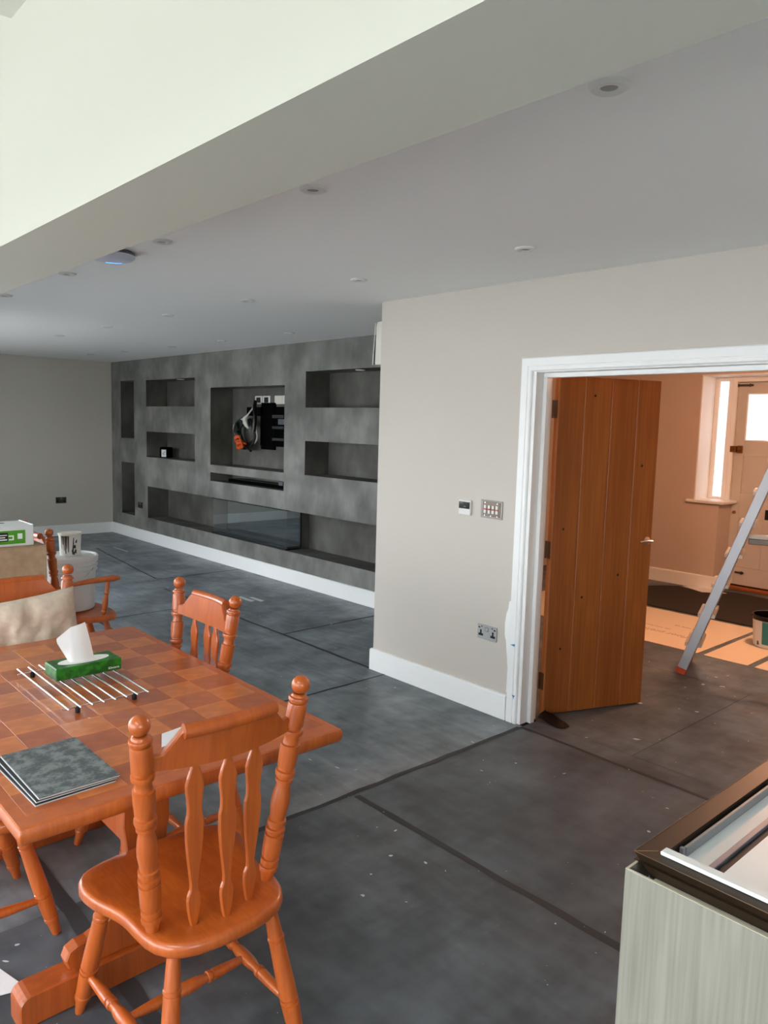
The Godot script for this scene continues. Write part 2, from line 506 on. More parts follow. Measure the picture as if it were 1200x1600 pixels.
	# drips that ran into short white lines near the media wall
	for k in [[-9.56, -4.011, -9.137, -4.015, 0.012], [-6.19, -3.824, -5.95, -3.80, 0.010], [-6.1, -3.90, -5.9, -3.875, 0.009]]:
		var b := MB.new()
		b.box(Vector3(k[0], 0.0, k[1] - k[4]), Vector3(k[2], 0.002, k[3] + k[4]), 0.001)
		obj("paint_streak", b, M["splash_white"], floor_o)

	# low ceiling and the beam
	struct("ceiling", boxes([[-11.1, CY, -8.7, 2.9, CY + 0.16, -1.0]]), M["ceiling_paint"])
	var bm := MB.new()
	bm.box(Vector3(-11.1, 2.25, -1.168), Vector3(2.9, 3.45, -0.853))
	struct("beam", bm, M["white_paint"])
	# high ceiling with two roof lights
	var t := UY + 0.4
	struct("ceiling_high", boxes([[-2.79, UY, -0.853, -1.5, t, 4.7], [-1.5, UY, -0.853, 1.3, t, 0.9], [-1.5, UY, 2.5, 1.3, t, 4.7], [1.3, UY, -0.853, 2.9, t, 4.7], [-5.6, UY, 1.2, -2.79, t, 4.7], [-6.7, UY, -0.853, -5.6, t, 4.7], [-5.6, t, -0.853, -2.79, t + 0.1, 1.2]]), M["white_paint"])
	var n := 1
	for k in [[-1.5, 0.9, 1.3, 2.5]]:
		var w := Node3D.new()
		w.name = "window_%d" % n
		n += 1
		add_child(w)
		w.set_meta("kind", "structure")
		var fr := []
		var e := 0.05
		fr.append([k[0], t, k[1], k[2], t + 0.06, k[1] + e]); fr.append([k[0], t, k[3] - e, k[2], t + 0.06, k[3]])
		fr.append([k[0], t, k[1] + e, k[0] + e, t + 0.06, k[3] - e]); fr.append([k[2] - e, t, k[1] + e, k[2], t + 0.06, k[3] - e])
		var mid: float = (k[0] + k[2]) / 2
		fr.append([mid - 0.025, t, k[1] + e, mid + 0.025, t + 0.06, k[3] - e])
		obj("window_frame", boxes(fr, 0.004), M["frame_grey"], w)
		obj("pane", boxes([[k[0] + e, t + 0.028, k[1] + e, mid - 0.025, t + 0.034, k[3] - e]]), M["window_glass"], w)
		obj("pane", boxes([[mid + 0.025, t + 0.028, k[1] + e, k[2] - e, t + 0.034, k[3] - e]]), M["window_glass"], w)
	# walls
	struct("wall_far", boxes([[-11.1, 0, -5.0, XF, 3.4, -0.85]]), M["beige_paint"])
	struct("wall_right", boxes([[2.6, 0, -3.53, 2.8, 3.4, -0.4], [2.6, 0, -0.4, 2.8, 0.95, 1.4], [2.6, 2.2, -0.4, 2.8, 3.4, 1.4], [2.6, 0, 1.4, 2.8, 3.4, 4.7]]), M["beige_paint"])
	struct("wall_rear", boxes([[-6.7, 0, 4.5, -6.0, 3.4, 4.7], [-6.0, 2.4, 4.5, 1.5, 3.4, 4.7], [1.5, 0, 4.5, 2.8, 3.4, 4.7]]), M["white_paint"])
	# assumed narrower kitchen end; its glazed side and the living-end window are added for daylight
	struct("wall_left", boxes([[-6.7, 0, 4.2, -6.5, 3.45, 4.7], [-6.7, 2.4, -0.7, -6.5, 3.45, 4.2], [-6.7, 0, -0.853, -6.5, 3.45, -0.7]]), M["white_paint"])
	struct("wall_front", boxes([[-11.1, 0, -1.05, -9.9, CY + 0.05, -0.85], [-6.7, 0, -1.05, -6.5, CY + 0.05, -0.85], [-9.9, 2.1, -1.05, -6.7, CY + 0.05, -0.85], [-9.9, 0, -1.05, -6.7, 0.85, -0.85]]), M["beige_paint"])
	var sw := Node3D.new()
	sw.name = "window_3"  # unseen glazing, added to light floor and chairs from the left
	add_child(sw)
	sw.set_meta("kind", "structure")
	for i in 4:
		var z0 := -0.7 + 1.225 * i
		obj("window_frame", boxes([[-6.63, 0, z0, -6.57, 2.4, z0 + 0.05], [-6.63, 0, z0 + 1.175, -6.57, 2.4, z0 + 1.225], [-6.63, 0, z0 + 0.05, -6.57, 0.06, z0 + 1.175], [-6.63, 2.34, z0 + 0.05, -6.57, 2.4, z0 + 1.175]], 0.004), M["frame_grey"], sw)
		obj("pane", boxes([[-6.603, 0.06, z0 + 0.05, -6.597, 2.34, z0 + 1.175]]), M["window_glass"], sw)
	var lw := Node3D.new()
	lw.name = "window_4"  # unseen window, added to brighten the far floor and ceiling
	add_child(lw)
	lw.set_meta("kind", "structure")
	for i in 2:
		var x0 := -9.9 + 1.6 * i
		obj("window_frame", boxes([[x0, 0.85, -0.98, x0 + 0.05, 2.1, -0.92], [x0 + 1.55, 0.85, -0.98, x0 + 1.6, 2.1, -0.92], [x0 + 0.05, 0.85, -0.98, x0 + 1.55, 0.91, -0.92], [x0 + 0.05, 2.04, -0.98, x0 + 1.55, 2.1, -0.92]], 0.004), M["frame_grey"], lw)
		obj("pane", boxes([[x0 + 0.05, 0.91, -0.953, x0 + 1.55, 2.04, -0.947]]), M["window_glass"], lw)
	var rw := Node3D.new()
	rw.name = "window_5"  # unseen window, added as fill from the right for chair and cushion
	add_child(rw)
	rw.set_meta("kind", "structure")
	for i in 2:
		var z0 := -0.4 + 0.9 * i
		obj("window_frame", boxes([[2.67, 0.95, z0, 2.73, 2.2, z0 + 0.05], [2.67, 0.95, z0 + 0.85, 2.73, 2.2, z0 + 0.9], [2.67, 0.95, z0 + 0.05, 2.73, 1.0, z0 + 0.85], [2.67, 2.15, z0 + 0.05, 2.73, 2.2, z0 + 0.85]], 0.004), M["frame_grey"], rw)
		obj("pane", boxes([[2.697, 1.0, z0 + 0.05, 2.703, 2.15, z0 + 0.85]]), M["window_glass"], rw)
	# glazed folding doors behind the camera
	var d3 := Node3D.new()
	d3.name = "door_3"
	add_child(d3)
	d3.set_meta("kind", "structure")
	for i in 6:
		var x0 := -6.0 + 1.25 * i
		obj("door_frame", boxes([[x0, 0, 4.57, x0 + 0.06, 2.4, 4.63], [x0 + 1.19, 0, 4.57, x0 + 1.25, 2.4, 4.63], [x0 + 0.06, 0, 4.57, x0 + 1.19, 0.08, 4.63], [x0 + 0.06, 2.32, 4.57, x0 + 1.19, 2.4, 4.63]], 0.004), M["frame_grey"], d3)
		obj("pane", boxes([[x0 + 0.06, 0.08, 4.597, x0 + 1.19, 2.32, 4.603]]), M["window_glass"], d3)
	struct("ground", boxes([[-40, -0.3, 4.7, 40, -0.06, 40], [-40, -0.3, -40, 40, -0.06, -8.72], [2.9, -0.3, -8.72, 40, -0.06, 4.7], [-40, -0.3, -8.72, -11.2, -0.06, 4.7], [-11.2, -0.3, -0.85, -6.7, -0.06, 4.7]]), M["patio"])
	# the wall with the doorway, and its return
	struct("wall_door", boxes([[XC, 0, -3.53, -2.545, CY + 0.05, ZD], [-2.545, 1.985, -3.53, -0.98, CY + 0.05, ZD], [-0.98, 0, -3.53, 2.7, CY + 0.05, ZD], [XC, 0, -4.99, -3.65, CY + 0.05, -3.53]]), M["beige_paint"])
	# baseboards with an eased top
	struct("baseboard_door", skirt([Vector2(XC, -4.3), Vector2(XC, ZD), Vector2(-2.62, ZD)], 0.147), M["gloss_white"])
	struct("baseboard_media", skirt([Vector2(XF, ZM), Vector2(XC, ZM)], 0.149), M["gloss_white"])
	struct("baseboard_far", skirt([Vector2(XF, -1.05), Vector2(XF, ZM)], 0.149), M["gloss_white"])
	# architrave and lining of the doorway
	var tr := MB.new()
	var prof := [[0.0, 0.0], [0.0, 0.012], [0.006, 0.018], [0.020, 0.018], [0.022, 0.0135], [0.027, 0.0135], [0.029, 0.018], [0.068, 0.018], [0.074, 0.012], [0.074, 0.0]]
	tr.smooth(false)
	var crn := func(k: int, o: float, z: float) -> Vector3:
		return [Vector3(-2.543 - o, 0, ZD + z), Vector3(-2.543 - o, 1.971 + o, ZD + z), Vector3(-0.957 + o, 1.971 + o, ZD + z), Vector3(-0.957 + o, 0, ZD + z)][k]
	for i in prof.size() - 1:
		for k in 3:
			var p: Array = prof[i]; var q: Array = prof[i + 1]
			tr.oquad(crn.call(k, p[0], p[1]), crn.call(k + 1, p[0], p[1]), crn.call(k + 1, q[0], q[1]), crn.call(k, q[0], q[1]), (crn.call(k, 0.037, -0.02) + crn.call(k + 1, 0.037, -0.02)) / 2.0)
	struct("trim_1", tr, M["gloss_white"])
	struct("trim_2", boxes([[-2.549, 0, -3.535, -2.521, 1.987, ZD + 0.004], [-2.521, 0, -3.488, -2.497, 1.941, -3.450],
		[-2.521, 1.965, -3.535, -0.99, 1.987, ZD + 0.004], [-2.521, 1.941, -3.488, -0.99, 1.965, -3.450], [-0.99, 0, -3.535, -0.962, 1.987, ZD + 0.004]], 0.002), M["gloss_white"])
	# white primer smeared on the wall beside the architrave
	var pp := MB.new()
	pp.prism([Vector2(-2.62, 0.16), Vector2(-2.62, 0.70), Vector2(-2.636, 0.69), Vector2(-2.641, 0.645), Vector2(-2.652, 0.62), Vector2(-2.660, 0.56), Vector2(-2.658, 0.49), Vector2(-2.648, 0.46), Vector2(-2.637, 0.38), Vector2(-2.628, 0.30), Vector2(-2.630, 0.16)], 0.0012, Transform3D(Basis.IDENTITY, Vector3(0, 0, ZD)))
	tag(obj("primer_patch", pp, M["gloss_white"]), "white primer smear on the beige wall beside the door casing", "paint patch")

func skirt(path: Array, h: float) -> MB:
	# a board 18 mm thick along the path, standing to the left-hand (room) side, with a rounded top
	var b := MB.new()
	var prof := [[0.0, 0.0], [0.018, 0.0], [0.018, h - 0.012], [0.0165, h - 0.006], [0.012, h - 0.001], [0.0, h]]
	var n := path.size()
	var offs := []
	for i in n:
		var d0: Vector2 = (path[i] - path[maxi(i - 1, 0)]).normalized() if i > 0 else (path[1] - path[0]).normalized()
		var d1: Vector2 = (path[mini(i + 1, n - 1)] - path[i]).normalized() if i < n - 1 else d0
		var m := Vector2(-d0.y - d1.y, d0.x + d1.x) / 2.0
		m = m / m.length_squared()
		offs.append(m)
	# room side: for a path walked so that the room is on the side of (-dy, dx) in the x/z plane
	var rows := []
	for k in prof:
		var r := []
		for i in n:
			var p: Vector2 = path[i] + offs[i] * k[0]
			r.append(Vector3(p.x, k[1], p.y))
		rows.append(r)
	b.smooth(false)
	for i in rows.size() - 1:
		for j in n - 1:
			var mid := Vector3((path[j].x + path[j + 1].x) / 2, h / 2, (path[j].y + path[j + 1].y) / 2)
			b.oquad(rows[i][j], rows[i][j + 1], rows[i + 1][j + 1], rows[i + 1][j], mid)
	for e in [0, n - 1]:
		for i in range(1, rows.size() - 1):
			b.tri(rows[0][e], rows[i][e], rows[i + 1][e])
	return b

func media_wall():
	# one plastered wall with recesses: cells of a grid are either flush or set back
	var rec := [[-10.58, -10.15, 1.388, 2.185, 0.30], [-10.575, -10.15, 0.318, 1.05, 0.30], [-9.768, -8.443, 1.83, 2.175, 0.30], [-9.765, -8.44, 1.157, 1.496, 0.30],
		[-8.067, -6.557, 1.146, 2.047, 0.30], [-8.068, -6.555, 0.955, 1.056, 0.30], [-6.195, -4.86, 1.817, 2.172, 0.30], [-6.192, -4.86, 1.146, 1.487, 0.30],
		[-9.743, -4.87, 0.33, 0.760, 0.30], [-4.47, -4.04, 1.388, 2.185, 0.30], [-4.47, -4.04, 0.318, 1.05, 0.30]]
	var xs := [XF, -3.66]
	var ys := [0.0, CY + 0.02]
	for r in rec:
		xs.append_array([r[0], r[1]]); ys.append_array([r[2], r[3]])
	xs.sort(); ys.sort()
	var depth := func(i: int, j: int) -> float:
		if i < 0 or j < 0 or i >= xs.size() - 1 or j >= ys.size() - 1: return -1.0
		var x: float = (xs[i] + xs[i + 1]) / 2; var y: float = (ys[j] + ys[j + 1]) / 2
		for r in rec:
			if x > r[0] and x < r[1] and y > r[2] and y < r[3]: return r[4]
		return 0.0
	var fb := MB.new()
	var rb := MB.new()
	fb.smooth(false)
	rb.smooth(false)
	for i in xs.size() - 1:
		for j in ys.size() - 1:
			var x0: float = xs[i]; var x1: float = xs[i + 1]; var y0: float = ys[j]; var y1: float = ys[j + 1]
			if x1 - x0 < 1e-5 or y1 - y0 < 1e-5: continue
			var d: float = depth.call(i, j)
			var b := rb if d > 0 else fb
			b.quad(Vector3(x0, y0, ZM - d), Vector3(x1, y0, ZM - d), Vector3(x1, y1, ZM - d), Vector3(x0, y1, ZM - d))
			if d > 0:
				var i0 := i - 1
				while i0 >= 0 and xs[i0 + 1] - xs[i0] < 1e-5: i0 -= 1
				var i1 := i + 1
				while i1 < xs.size() - 1 and xs[i1 + 1] - xs[i1] < 1e-5: i1 += 1
				var j0 := j - 1
				while j0 >= 0 and ys[j0 + 1] - ys[j0] < 1e-5: j0 -= 1
				var j1 := j + 1
				while j1 < ys.size() - 1 and ys[j1 + 1] - ys[j1] < 1e-5: j1 += 1
				if depth.call(i0, j) == 0.0: b.quad(Vector3(x0, y0, ZM), Vector3(x0, y0, ZM - d), Vector3(x0, y1, ZM - d), Vector3(x0, y1, ZM))
				if depth.call(i1, j) == 0.0: b.quad(Vector3(x1, y0, ZM - d), Vector3(x1, y0, ZM), Vector3(x1, y1, ZM), Vector3(x1, y1, ZM - d))
				if depth.call(i, j0) == 0.0: b.quad(Vector3(x0, y0, ZM), Vector3(x1, y0, ZM), Vector3(x1, y0, ZM - d), Vector3(x0, y0, ZM - d))
				if depth.call(i, j1) == 0.0: b.quad(Vector3(x0, y1, ZM - d), Vector3(x1, y1, ZM - d), Vector3(x1, y1, ZM), Vector3(x0, y1, ZM))
	fb.box(Vector3(-11.1, 0, ZM - 0.42), Vector3(-3.66, CY + 0.02, ZM - 0.301))
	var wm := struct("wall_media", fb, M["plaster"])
	obj("shaded_recess", rb, M["plaster_shaded"], wm)  # recess faces, their shade painted in by the darker plaster

func hall_shell():
	var hw: Material = M["hall_paint"]
	struct("wall_hall_left", boxes([[-3.652, 0, -5.0, -3.64, CY, -3.532], [-5.6, 0, -5.1, -3.64, CY, -5.0], [-5.7, 0, -8.2, -5.5, CY, -5.0]]), hw)
	struct("wall_hall_front", boxes([[-3.64, 0, -3.545, -2.547, CY, -3.532], [-2.547, 1.985, -3.545, -0.96, CY, -3.532], [-0.96, 0, -3.545, 0.6, CY, -3.532]]), hw)
	struct("wall_hall_right", boxes([[0.6, 0, -8.4, 0.8, CY, -3.53]]), hw)
	struct("wall_hall_back", boxes([[-5.6, 0, -8.45, -3.82, CY, -8.05], [-3.82, 0, -8.45, -3.55, 0.925, -8.05], [-3.82, 2.29, -8.45, -2.55, CY, -8.05], [-2.55, 0, -8.45, 0.8, CY, -8.05]]), hw)
	struct("baseboard_hall", skirt([Vector2(-5.5, -8.05), Vector2(-3.55, -8.05), Vector2(-3.55, -8.34)], 0.145), M["gloss_white"])
	# sidelight beside the front door, with its white reveal and sill
	var w := Node3D.new()
	w.name = "window_2"
	add_child(w)
	w.set_meta("kind", "structure")
	obj("window_reveal", boxes([[-3.824, 0.95, -8.40, -3.812, 2.29, -8.046], [-3.812, 2.278, -8.40, -2.56, 2.29, -8.046]]), M["gloss_white"], w)
	obj("window_sill", boxes([[-3.90, 0.925, -8.40, -3.49, 0.957, -8.015]], 0.006), M["gloss_white"], w)
	obj("window_frame", boxes([[-3.812, 0.957, -8.40, -3.772, 2.278, -8.345], [-3.660, 0.957, -8.40, -3.612, 2.278, -8.335], [-3.772, 0.957, -8.40, -3.660, 0.985, -8.345], [-3.772, 2.235, -8.40, -3.660, 2.278, -8.345]], 0.004), M["gloss_white"], w)
	obj("glazing_bead", boxes([[-3.772, 0.985, -8.372, -3.764, 2.235, -8.352], [-3.668, 0.985, -8.372, -3.660, 2.235, -8.352]]), M["gloss_white"], w)
	obj("pane", boxes([[-3.772, 0.985, -8.380, -3.660, 2.235, -8.374]]), M["frosted"], w)
	# front door
	var d := Node3D.new()
	d.name = "door_2"
	add_child(d)
	d.set_meta("kind", "structure")
	obj("door_frame", boxes([[-3.612, 0.0, -8.41, -3.570, 2.278, -8.33], [-2.60, 0.0, -8.41, -2.56, 2.278, -8.33], [-3.570, 2.225, -8.41, -2.60, 2.278, -8.33]], 0.003), M["gloss_white"], d)
	obj("door_threshold", boxes([[-3.57, 0.0, -8.42, -2.60, 0.03, -8.28]], 0.004), M["oak_warm"], d)
	obj("gap_blocker", boxes([[-3.57, 0.03, -8.43, -2.60, 0.075, -8.407], [-3.57, 2.20, -8.43, -2.60, 2.26, -8.407], [-3.60, 0.03, -8.43, -3.55, 2.26, -8.407]]), M["rubber"], d)  # dark strips added behind the door gaps to keep sky light out
	# stiles and rails
	var x0 := -3.566; var x1 := -2.604
	obj("door_stile", boxes([[x0, 0.045, -8.405, -3.465, 2.22, -8.36]], 0.003), M["door_paint"], d)
	obj("door_stile", boxes([[-2.705, 0.045, -8.405, x1, 2.22, -8.36]], 0.003), M["door_paint"], d)
	obj("door_stile", boxes([[-3.205, 0.24, -8.405, -2.965, 0.77, -8.36]], 0.003), M["door_paint"], d)
	for k in [[0.045, 0.24], [0.77, 1.04], [1.45, 1.60], [2.105, 2.22]]:
		obj("door_rail", boxes([[-3.465, k[0], -8.405, -2.705, k[1], -8.36]], 0.003), M["door_paint"], d)
	obj("door_stile", boxes([[-3.22, 1.04, -8.405, -2.95, 1.45, -8.36]], 0.003), M["door_paint"], d)
	for k in [[-3.465, 0.24, -3.205, 0.77], [-2.965, 0.24, -2.705, 0.77], [-3.465, 1.04, -3.22, 1.45], [-2.95, 1.04, -2.705, 1.45]]:
		obj("door_panel", boxes([[k[0] + 0.001, k[1] + 0.001, -8.395, k[2] - 0.001, k[3] - 0.001, -8.376]]), M["door_paint"], d)
	obj("pane", boxes([[-3.465, 1.60, -8.385, -2.705, 2.105, -8.379]]), M["frosted"], d)
	obj("glazing_bead", boxes([[-3.465, 1.60, -8.378, -3.452, 2.105, -8.358], [-3.452, 1.60, -8.378, -2.705, 1.613, -8.358], [-3.452, 2.092, -8.378, -2.705, 2.105, -8.358]]), M["gloss_white"], d)
	obj("door_lock", boxes([[-3.60, 1.475, -8.36, -3.535, 1.545, -8.325], [-3.53, 1.468, -8.36, -3.470, 1.55, -8.335], [-3.515, 1.50, -8.335, -3.485, 1.525, -8.318]], 0.006), M["brass"], d)
	var kb := MB.new()
	kb.lathe([Vector2(0.018, 0), Vector2(0.016, 0.006), Vector2(0.006, 0.010), Vector2(0.011, 0.020), Vector2(0.013, 0.027), Vector2(0.008, 0.034), Vector2(0, 0.035)], Transform3D(Basis(Vector3.RIGHT, PI / 2), Vector3(-3.512, 0.83, -8.36)), 14)
	obj("door_knob", kb, M["brass"], d)
	obj("letter_plate", boxes([[-3.19, 0.78, -8.36, -2.93, 0.885, -8.352]], 0.003), M["rubber"], d)
	obj("door_bolt", boxes([[-3.60, 2.178, -8.36, -3.41, 2.20, -8.345], [-3.575, 2.172, -8.36, -3.56, 2.206, -8.338], [-3.45, 2.172, -8.36, -3.435, 2.206, -8.338]], 0.004), M["hinge_steel"], d)
	obj("door_bolt", boxes([[-3.455, 0.17, -8.36, -3.36, 0.19, -8.345], [-3.39, 0.165, -8.36, -3.372, 0.197, -8.335]], 0.004), M["hinge_steel"], d)
	# ceiling lamp of the hall, above the frame of the picture
	var l := thing("ceiling_light", "warm glowing ceiling lamp in the hall beyond the doorway", "lamp", Vector3(-1.95, CY, -5.9))
	var sh := MB.new()
	sh.lathe([Vector2(0.06, -0.03), Vector2(0.062, 0.0)])
	sh.disc(0.06, -0.03, false)
	obj("lamp_base", sh, M["plastic_white"], l)
	var bl := MB.new()
	bl.lathe([Vector2(0, -0.17), Vector2(0.03, -0.163), Vector2(0.052, -0.14), Vector2(0.06, -0.11), Vector2(0.052, -0.08), Vector2(0.03, -0.05), Vector2(0.02, -0.03)])
	obj("lamp_bulb", bl, M["warm_bulb"], l)
	var om := OmniLight3D.new()
	om.name = "lamp_glow"
	l.add_child(om)
	om.position = Vector3(0, -0.11, 0)
	om.light_color = Color(1.0, 0.735, 0.57)
	om.light_energy = 0.76
	om.light_size = 0.05
	om.omni_range = 14.0
	om.omni_attenuation = 2.0
	om.shadow_enabled = true

# ------------------------------------------------------------------ table
func table():
	var t := thing("dining_table", "orange pine trestle dining table with a chequered inlaid top", "table", Vector3(-2.44, 0, -0.952))
	# local: x along the length (1.48), z across (0.923)
	var hx := 0.74; var hz := 0.4615
	var b := MB.new()
	# border frame with a bullnosed edge: rings of a rounded rectangle
	var ring := func(inset: float, y: float, r: float) -> Array:
		var out := []
		for c in [[1, 1, 0.0], [-1, 1, PI / 2], [-1, -1, PI], [1, -1, PI * 1.5]]:
			for k in 6:
				var a: float = c[2] + (PI / 2) * k / 5.0
				out.append(Vector3(c[0] * (hx - inset - r) + r * cos(a), y, c[1] * (hz - inset - r) + r * sin(a)))
		return out
	var rows := []
	rows.append(ring.call(0.06, 0.706, 0.004))
	for k in [[0.016, 0.706], [0.009, 0.709], [0.004, 0.715], [0.001, 0.723], [0.0, 0.732], [0.0015, 0.741], [0.004, 0.7475]]: rows.append(ring.call(k[0], k[1], 0.006))
	b.sheet(rows, true, true)
	b.sheet([ring.call(0.004, 0.7475, 0.006), ring.call(0.0075, 0.75, 0.006)], true, true, 5)
	# flat top of the border
	var i0 := [Vector3(-0.662, 0.75, -0.427), Vector3(0.680, 0.75, -0.427), Vector3(0.680, 0.75, 0.427), Vector3(-0.662, 0.75, 0.427)]
	b.smooth(false)
	var o0 := [Vector3(-hx + 0.008, 0.75, -hz + 0.008), Vector3(hx - 0.008, 0.75, -hz + 0.008), Vector3(hx - 0.008, 0.75, hz - 0.008), Vector3(-hx + 0.008, 0.75, hz - 0.008)]
	for k in 4:
		b.oquad(o0[k], o0[(k + 1) % 4], i0[(k + 1) % 4], i0[k], Vector3(0, 0, 0))
		b.oquad(i0[k], i0[(k + 1) % 4], i0[(k + 1) % 4] - Vector3(0, 0.004, 0), i0[k] - Vector3(0, 0.004, 0), Vector3(0, 0.75, 0) + (i0[k] + i0[(k + 1) % 4]))
	b.box(Vector3(-hx + 0.05, 0.70, -hz + 0.05), Vector3(hx - 0.05, 0.746, hz - 0.05))
	obj("tabletop", b, M["table_edge"], t)
	# the 77 squares of the inlay
	var s := 0.122
	var sq := MB.new()
	sq.box(Vector3(-s / 2 + 0.0003, 0.745, -s / 2 + 0.0003), Vector3(s / 2 - 0.0003, 0.75, s / 2 - 0.0003), 0.0004)
	var sqm := sq.done()
	var rng := RandomNumberGenerator.new()
	rng.seed = 9
	for i in 11:
		for j in 7:
			var m: Material = M["inlay_light"]
			if (i + j) % 2 == 0: m = M["inlay_dark"] if rng.randf() < 0.7 else M["inlay_mid"]
			obj("inlay_square", sqm, m, t, Vector3(0.680 - s * (i + 0.5), 0, 0.427 - s * (j + 0.5)))
	# trestles: foot, scrolled upright, top bearer
	for e in [[0.365, 1], [-0.53, -1]]:
		var x: float = e[0]
		var f := MB.new()
		var fp := []
		for k in [[-0.375, 0.0], [0.375, 0.0]]: fp.append(Vector2(k[0], k[1]))
		for k in 5:
			var a := PI / 2 * k / 4.0
			fp.append(Vector2(0.345 + 0.03 * cos(a), 0.062 + 0.03 * sin(a)))
		for k in 5:
			var a := PI / 2 + PI / 2 * k / 4.0
			fp.append(Vector2(-0.345 + 0.03 * cos(a), 0.062 + 0.03 * sin(a)))
		f.prism(fp, 0.085, Transform3D(Basis(Vector3.FORWARD, Vector3.UP, Vector3.RIGHT), Vector3(x - 0.0425, 0, 0)), 0.004)
		obj("trestle_foot", f, M["pine_dark"], t)
		var u := MB.new()
		var half := [[0.0, 0.09], [0.215, 0.09], [0.238, 0.105], [0.245, 0.13], [0.235, 0.155], [0.21, 0.166], [0.18, 0.168], [0.145, 0.182], [0.115, 0.21], [0.09, 0.25], [0.07, 0.30], [0.062, 0.35], [0.065, 0.41], [0.074, 0.47], [0.072, 0.53], [0.062, 0.57], [0.065, 0.60], [0.10, 0.64], [0.22, 0.655], [0.22, 0.675]]
		var up := []
		for k in range(1, half.size()): up.append(Vector2(half[k][0], half[k][1]))
		for k in range(half.size() - 1, 0, -1): up.append(Vector2(-half[k][0], half[k][1]))
		u.prism(up, 0.045, Transform3D(Basis(Vector3.FORWARD, Vector3.UP, Vector3.RIGHT), Vector3(x - 0.0225, 0, 0)), 0.004, false)
		obj("trestle_upright", u, M["pine_dark"], t)
		obj("bearer", boxes([[x - 0.04, 0.67, -0.38, x + 0.04, 0.71, 0.38]], 0.006), M["pine_dark"], t)
	obj("stretcher", boxes([[-0.51, 0.342, -0.016, 0.345, 0.50, 0.016]], 0.004), M["pine"], t)

# ------------------------------------------------------------------ chairs
func turned(prof: Array, a: Vector3, b: Vector3, k := 1.0) -> MB:
	# prof: [fraction along a-b, radius]
	var m := MB.new()
	var L := a.distance_to(b)
	var pts := []
	for p in prof: pts.append(Vector2(p[1] * k, p[0] * L))
	m.lathe(pts, between(a, b), 18)
	m.disc(prof[0][1] * k, 0, false, between(a, b), 18)
	m.disc(prof[-1][1] * k, prof[-1][0] * L, true, between(a, b), 18)
	return m

const LEG := [[0.0, 0.0125], [0.03, 0.0145], [0.115, 0.018], [0.12, 0.0215], [0.135, 0.0225], [0.148, 0.0215], [0.152, 0.019], [0.158, 0.0215], [0.30, 0.0242], [0.335, 0.0248], [0.338, 0.0215], [0.346, 0.0215], [0.349, 0.0248], [0.37, 0.0248], [0.373, 0.0215], [0.381, 0.0215], [0.384, 0.0245], [0.50, 0.0238], [0.74, 0.021], [0.76, 0.0208], [0.763, 0.0188], [0.771, 0.0188], [0.774, 0.0222], [0.79, 0.0222], [0.795, 0.020], [0.9, 0.018], [1.0, 0.016]]
const RUNG := [[0.0, 0.007], [0.04, 0.010], [0.14, 0.0125], [0.25, 0.0148], [0.30, 0.0148], [0.304, 0.0115], [0.318, 0.0115], [0.322, 0.0155], [0.345, 0.0155], [0.35, 0.0115], [0.38, 0.0118], [0.42, 0.0155], [0.46, 0.0168], [0.5, 0.017], [0.54, 0.0168], [0.58, 0.0155], [0.62, 0.0118], [0.65, 0.0115], [0.655, 0.0155], [0.678, 0.0155], [0.682, 0.0115], [0.696, 0.0115], [0.70, 0.0148], [0.75, 0.0148], [0.86, 0.0125], [0.96, 0.010], [1.0, 0.007]]
# post: 0 at the seat, 1 at the centre of the ball
const POST := [[0.0, 0.0145], [0.052, 0.0205], [0.055, 0.0245], [0.067, 0.0255], [0.079, 0.0245], [0.082, 0.020], [0.09, 0.020], [0.094, 0.0245], [0.118, 0.0245], [0.121, 0.020], [0.131, 0.020], [0.135, 0.025], [0.16, 0.0255], [0.243, 0.0262], [0.246, 0.0215], [0.255, 0.0215], [0.259, 0.0262], [0.268, 0.0268], [0.277, 0.0262], [0.281, 0.0205], [0.292, 0.0205], [0.296, 0.0252], [0.318, 0.0252], [0.322, 0.0205],
	[0.345, 0.0215], [0.39, 0.0248], [0.43, 0.0248], [0.47, 0.0222], [0.500, 0.0185], [0.512, 0.0185], [0.516, 0.0232], [0.53, 0.0232], [0.534, 0.0195], [0.544, 0.0195], [0.548, 0.0262], [0.56, 0.0270], [0.572, 0.0262], [0.576, 0.0205], [0.588, 0.0205], [0.592, 0.0240], [0.64, 0.0255], [0.705, 0.0260], [0.709, 0.0205], [0.722, 0.0195], [0.740, 0.0195], [0.753, 0.0205], [0.757, 0.0268], [0.768, 0.0278], [0.779, 0.0268], [0.783, 0.0205], [0.795, 0.0205], [0.799, 0.0252],
	[0.90, 0.0255], [0.912, 0.0240], [0.915, 0.0205], [0.922, 0.0205], [0.925, 0.0262], [0.935, 0.0268], [0.941, 0.0255], [0.944, 0.0205], [0.953, 0.0185], [0.957, 0.0155]]

func seat_side(f: float) -> float:      # half width at distance f in front of the posts
	var pts := [[-0.125, 0.0], [-0.121, 0.06], [-0.112, 0.11], [-0.09, 0.15], [-0.06, 0.173], [-0.02, 0.188], [0.03, 0.193], [0.08, 0.194], [0.12, 0.199], [0.17, 0.214], [0.22, 0.228], [0.27, 0.233], [0.31, 0.225], [0.34, 0.203], [0.36, 0.165], [0.37, 0.10], [0.373, 0.0]]
	for i in pts.size() - 1:
		if f <= pts[i + 1][0]:
			return lerpf(pts[i][1], pts[i + 1][1], (f - pts[i][0]) / (pts[i + 1][0] - pts[i][0]))
	return 0.0

